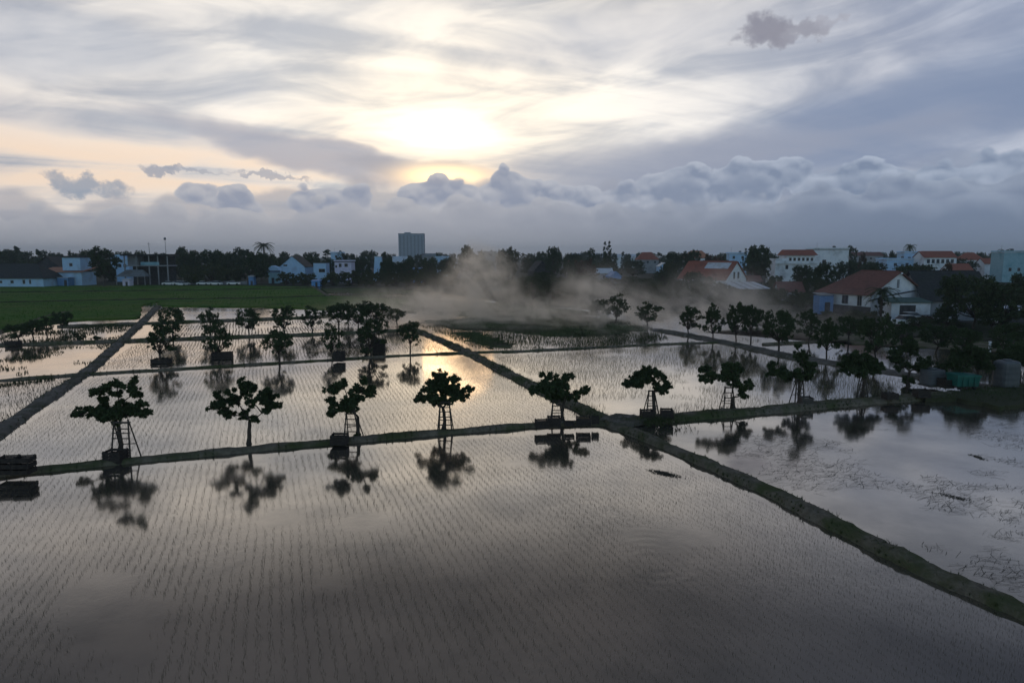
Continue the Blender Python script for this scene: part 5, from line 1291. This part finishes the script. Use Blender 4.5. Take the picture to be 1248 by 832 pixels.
wood = [('broad', 640, 336, 178, 46), ('broad', 664, 330, 184, 44), ('spread', 690, 336, 190, 42), ('bush', 620, 340, 190, 36), ('broad', 712, 334, 196, 40), ('spread', 600, 335, 235, 34), ('bush', 570, 338, 240, 34), ('bush', 540, 334, 236, 36), ('bush', 520, 328, 238, 30),
        ('broad', 768, 336, 205, 38), ('spread', 790, 338, 190, 44), ('broad', 808, 330, 215, 34), ('broad', 818, 352, 150, 42), ('bush', 838, 342, 188, 40), ('broad', 846, 330, 182, 30), ('spread', 800, 360, 138, 42), ('broad', 862, 336, 175, 34), ('bush', 884, 343, 170, 34), ('tall', 880, 348, 150, 24), ('bush', 905, 350, 148, 36), ('spread', 626, 340, 142, 36), ('broad', 650, 335, 140, 40), ('broad', 676, 338, 144, 38), ('spread', 699, 346, 140, 32), ('bush', 612, 352, 150, 30), ('broad', 776, 343, 150, 34), ('spread', 802, 342, 146, 36), ('broad', 826, 340, 160, 36), ('broad', 852, 344, 150, 34), ('bush', 876, 356, 138, 30), ('bush', 742, 352, 165, 36), ('broad', 742, 338, 220, 34), ('spread', 722, 348, 176, 40), ('bush', 770, 352, 160, 40)]
wp = [(600, 'left of the dense smoke'), (665, 'inside the dense smoke'), (735, 'between the smoke and the blue tent roof'), (800, 'under the red skyline roof'), (845, 'before the long red roof'), (999, 'below the white gable house')]
line_of([(next(b for a, b in wp if x < a), kd, x, t, Y, w) for kd, x, t, Y, w in wood], 'dark wood tree {}, {} from the left', 'trees of the wood behind the smoke')
for k, x, t, Y, w, l in (('broad', 1006, 318, 165, 34, 'dark tree between the white villa and the red roofed house'), ('broad', 978, 322, 190, 34, 'dark tree over the foot of the white villa'), ('spread', 994, 336, 150, 36, 'wide dark tree left of the blue hut'), ('broad', 944, 335, 170, 28, 'dark tree right of the bright metal roof'), ('bush', 938, 350, 150, 30, 'bush below the bright metal roof'), ('bush', 975, 352, 136, 32, 'bush below the small brown roofed hut'),
                         ('broad', 1060, 318, 240, 26, 'dark tree behind the ridge of the large red roofed house'), ('spread', 1030, 316, 230, 34, 'dark tree left of the ridge of the large red roofed house'), ('spread', 1108, 322, 200, 44, 'dark tree behind the white gable of the red roofed house'), ('broad', 1130, 321, 190, 40, 'dark tree behind the dark roofed house'), ('red', 1155, 318, 200, 18, 'small dark red tree before the white terrace'),
                         ('broad', 950, 350, 126, 32, 'dark leafy tree before the small brown roofed hut'), ('spread', 984, 357, 122, 32, 'dark tree between the brown roofed hut and the blue hut'), ('bush', 1030, 384, 104, 34, 'bush against the dark wall under the large red roof'), ('broad', 1046, 377, 101, 28, 'small dark tree close to the windows of the red roofed house'), ('spread', 1126, 386, 95, 38, 'low dark tree hiding the wall before the garage'), ('broad', 1158, 374, 95, 34, 'dark tree before the door of the dark roofed house'), ('spread', 1214, 374, 91, 46, 'dark low tree between the two huge edge trees'), ('bush', 1246, 394, 87, 40, 'dark bush under the huge edge tree cut by the frame'),
                         ('spread', 1190, 330, 93, 92, 'huge spreading dark tree in front of the dark roofed house'), ('broad', 1228, 343, 90, 70, 'huge dark tree at the picture edge over the pale awning'), ('spread', 1258, 330, 120, 60, 'dark tree cut by the picture edge behind the pale awning'), ('palm2', 1077, 349, 106, 42, 'dark palm like plant before the white gable'), ('cone', 1076, 350, 107, 14, 'dark upright conifer before the white gable'),
                         ('bush', 1060, 378, 104, 36, 'bush at the foot of the conifer by the white gable'), ('bush', 1012, 378, 112, 22, 'bush under the blue hut'), ('red', 1136, 384, 101, 26, 'rust brown bush beside the white cars'), ('bush', 1096, 392, 98, 26, 'low dark bush on the water edge below the garage'), ('bush', 1170, 392, 97, 36, 'low dark bush at the foot of the huge spreading tree')):
    vtree(k, x, t, Y, w, l)
# the line of trees on the horizon
g = np.random.default_rng(77); x = -55.0; n = 0; rows = []
places = [(40, 'beyond the long blue shed'), (110, 'beyond the dark gabled roof'), (165, 'beyond the large black green tree'), (250, 'beyond the pavilion masts'), (330, 'beyond the spreading trees'), (420, 'beyond the broad blue gable'), (490, 'beyond the tapered tower'), (560, 'around the foot of the tower block'), (640, 'beyond the dense smoke'), (740, 'beyond the gapped round tree'), (830, 'beyond the red skyline roof'), (940, 'beyond the white gable house'), (1030, 'beyond the white villa'), (1120, 'beyond the palm and terrace'), (1400, 'beyond the teal house')]
while x < 1310:
    left = x < 480
    Y = g.uniform(290, 420) if left else g.uniform(360, 620)
    top = g.uniform(302.5, 308.5) if left else g.uniform(305.5, 311.0)
    w = g.uniform(16, 30) if left else g.uniform(11, 24)
    kd = ['broad', 'spread', 'open', 'tall', 'broad', 'cone'][int(g.integers(0, 6))]
    if kd in ('tall', 'cone'): w *= .6
    pl = next(b for a, b in places if x < a)
    rows.append((pl, kd, x, top, Y, w))
    x += w * g.uniform(.45, .85); n += 1
line_of(rows, 'hazy dark horizon tree {}, {} from the left', 'trees of the horizon line')
g = np.random.default_rng(78); x = -40.0; rows = []
while x < 1300:
    Y = g.uniform(248, 300) if x < 480 else g.uniform(235, 340); top = g.uniform(312, 320); w = g.uniform(20, 38)
    kd = ['broad', 'spread', 'bush'][int(g.integers(0, 3))]
    pl = next(b for a, b in places if x < a).replace('beyond', 'just behind')
    if not (345 < x < 470) and not (935 < x < 1030): rows.append((pl, kd, x, top, Y, w))
    x += w * g.uniform(.7, 1.3)
line_of(rows, 'dark lower tree among roofs {}, {} from the left', 'lower trees among the village roofs')
g = np.random.default_rng(79)
tag(mesh_np('far_woods', *(lambda xs: leaf_quads([np.array((a, 950 + 250 * g.random(), 3.2 * g.random() + 1.5)) for a in xs], [5.5 * g.uniform(.5, 1.1) for _ in xs], [70] * len(xs), 2.2, 80, .9))(np.arange(-1000, 1000, 5.5)), M['leaf2']), 'continuous band of far woods on the horizon', 'woods', None, 'stuff')

# ------------------------------------------------------------------ smoke and haze
def smoke():
    m = bpy.data.materials.new('drifting smoke'); m.use_nodes = True; t = m.node_tree; t.nodes.clear()
    out = t.nodes.new("ShaderNodeOutputMaterial"); pv = t.nodes.new("ShaderNodeVolumePrincipled"); t.links.new(pv.outputs[0], out.inputs['Volume'])
    p = coords(t); sep = t.nodes.new("ShaderNodeSeparateXYZ"); t.links.new(p.s, sep.inputs[0]); X, Y, Z = (E(t, sep.outputs[i]) for i in range(3))
    wx = (noise(t, p, 0.07, 3, 0.55) - 0.5) * 10.0; wz = (noise(t, vec(t, X + 40.0, Y, Z), 0.10, 3, 0.55) - 0.5) * 5.0
    X2, Z2 = X + wx, Z + wz
    tot = None
    for px, py, yy, rx, ry, rz, a in ((545, 384, 112, 10, 12, 2.0, 1.0), (520, 372, 130, 9, 12, 2.4, .7), (586, 352, 114, 4.5, 7, 3.4, 1.0), (572, 328, 116, 3.0, 5, 2.6, .8), (606, 330, 116, 2.5, 5, 2.0, .4), (640, 392, 106, 9, 9, 1.3, 1.1), (700, 386, 108, 8, 9, 2.2, .9), (722, 356, 110, 4.5, 7, 2.6, .6), (765, 404, 98, 8, 9, 1.8, .8), (840, 380, 112, 11, 11, 3.2, .38), (880, 360, 110, 6, 8, 2.6, .22), (930, 400, 96, 10, 9, 2.8, .28), (980, 420, 82, 7, 7, 2.5, .18)):
        c = at_depth(px, py, yy)
        q = ((X2 - c.x) / rx) ** 2.0 + ((Y - c.y) / ry) ** 2.0 + ((Z2 - c.z) / rz) ** 2.0
        f = (q * -0.9).exp() * a
        tot = f if tot is None else tot + f
    n1 = noise(t, vec(t, X + Z * 0.35, Y, Z * 1.15), 0.20, 7, 0.62, 0.8)
    d = tot * (n1.step(0.46, 0.60) * 1.7 + 0.01)
    edge = Z.step(0.02, 0.3) * Z.step(15.5, 12.5) * X.step(-37.0, -30.0) * X.step(60.0, 52.0) * Y.step(66.0, 72.0) * Y.step(168.0, 160.0)
    put(t, pv.inputs['Density'], d * edge * 0.24)
    pv.inputs['Color'].default_value = (0.98, 0.94, 0.88, 1); pv.inputs['Anisotropy'].default_value = 0.74
    mb = MB(); mb.box(-38, 61, 65, 169, .012, 16)
    o = mb.build('smoke', m)
    tag(o, 'pale brown smoke drifting low over the paddies towards the wood', 'smoke', None, 'stuff')
smoke()
def haze():
    m = bpy.data.materials.new('evening haze'); m.use_nodes = True; t = m.node_tree; t.nodes.clear()
    out = t.nodes.new("ShaderNodeOutputMaterial"); pv = t.nodes.new("ShaderNodeVolumePrincipled"); t.links.new(pv.outputs[0], out.inputs['Volume'])
    pv.inputs['Density'].default_value = 0.00022; pv.inputs['Color'].default_value = (0.86, 0.92, 1.0, 1); pv.inputs['Anisotropy'].default_value = 0.0
    o = MB().box(-4100, 4100, -90, 4300, -1.8, 62).build('haze', m)
    tag(o, 'thin blue evening haze over the fields and village', 'haze', None, 'stuff')
haze()
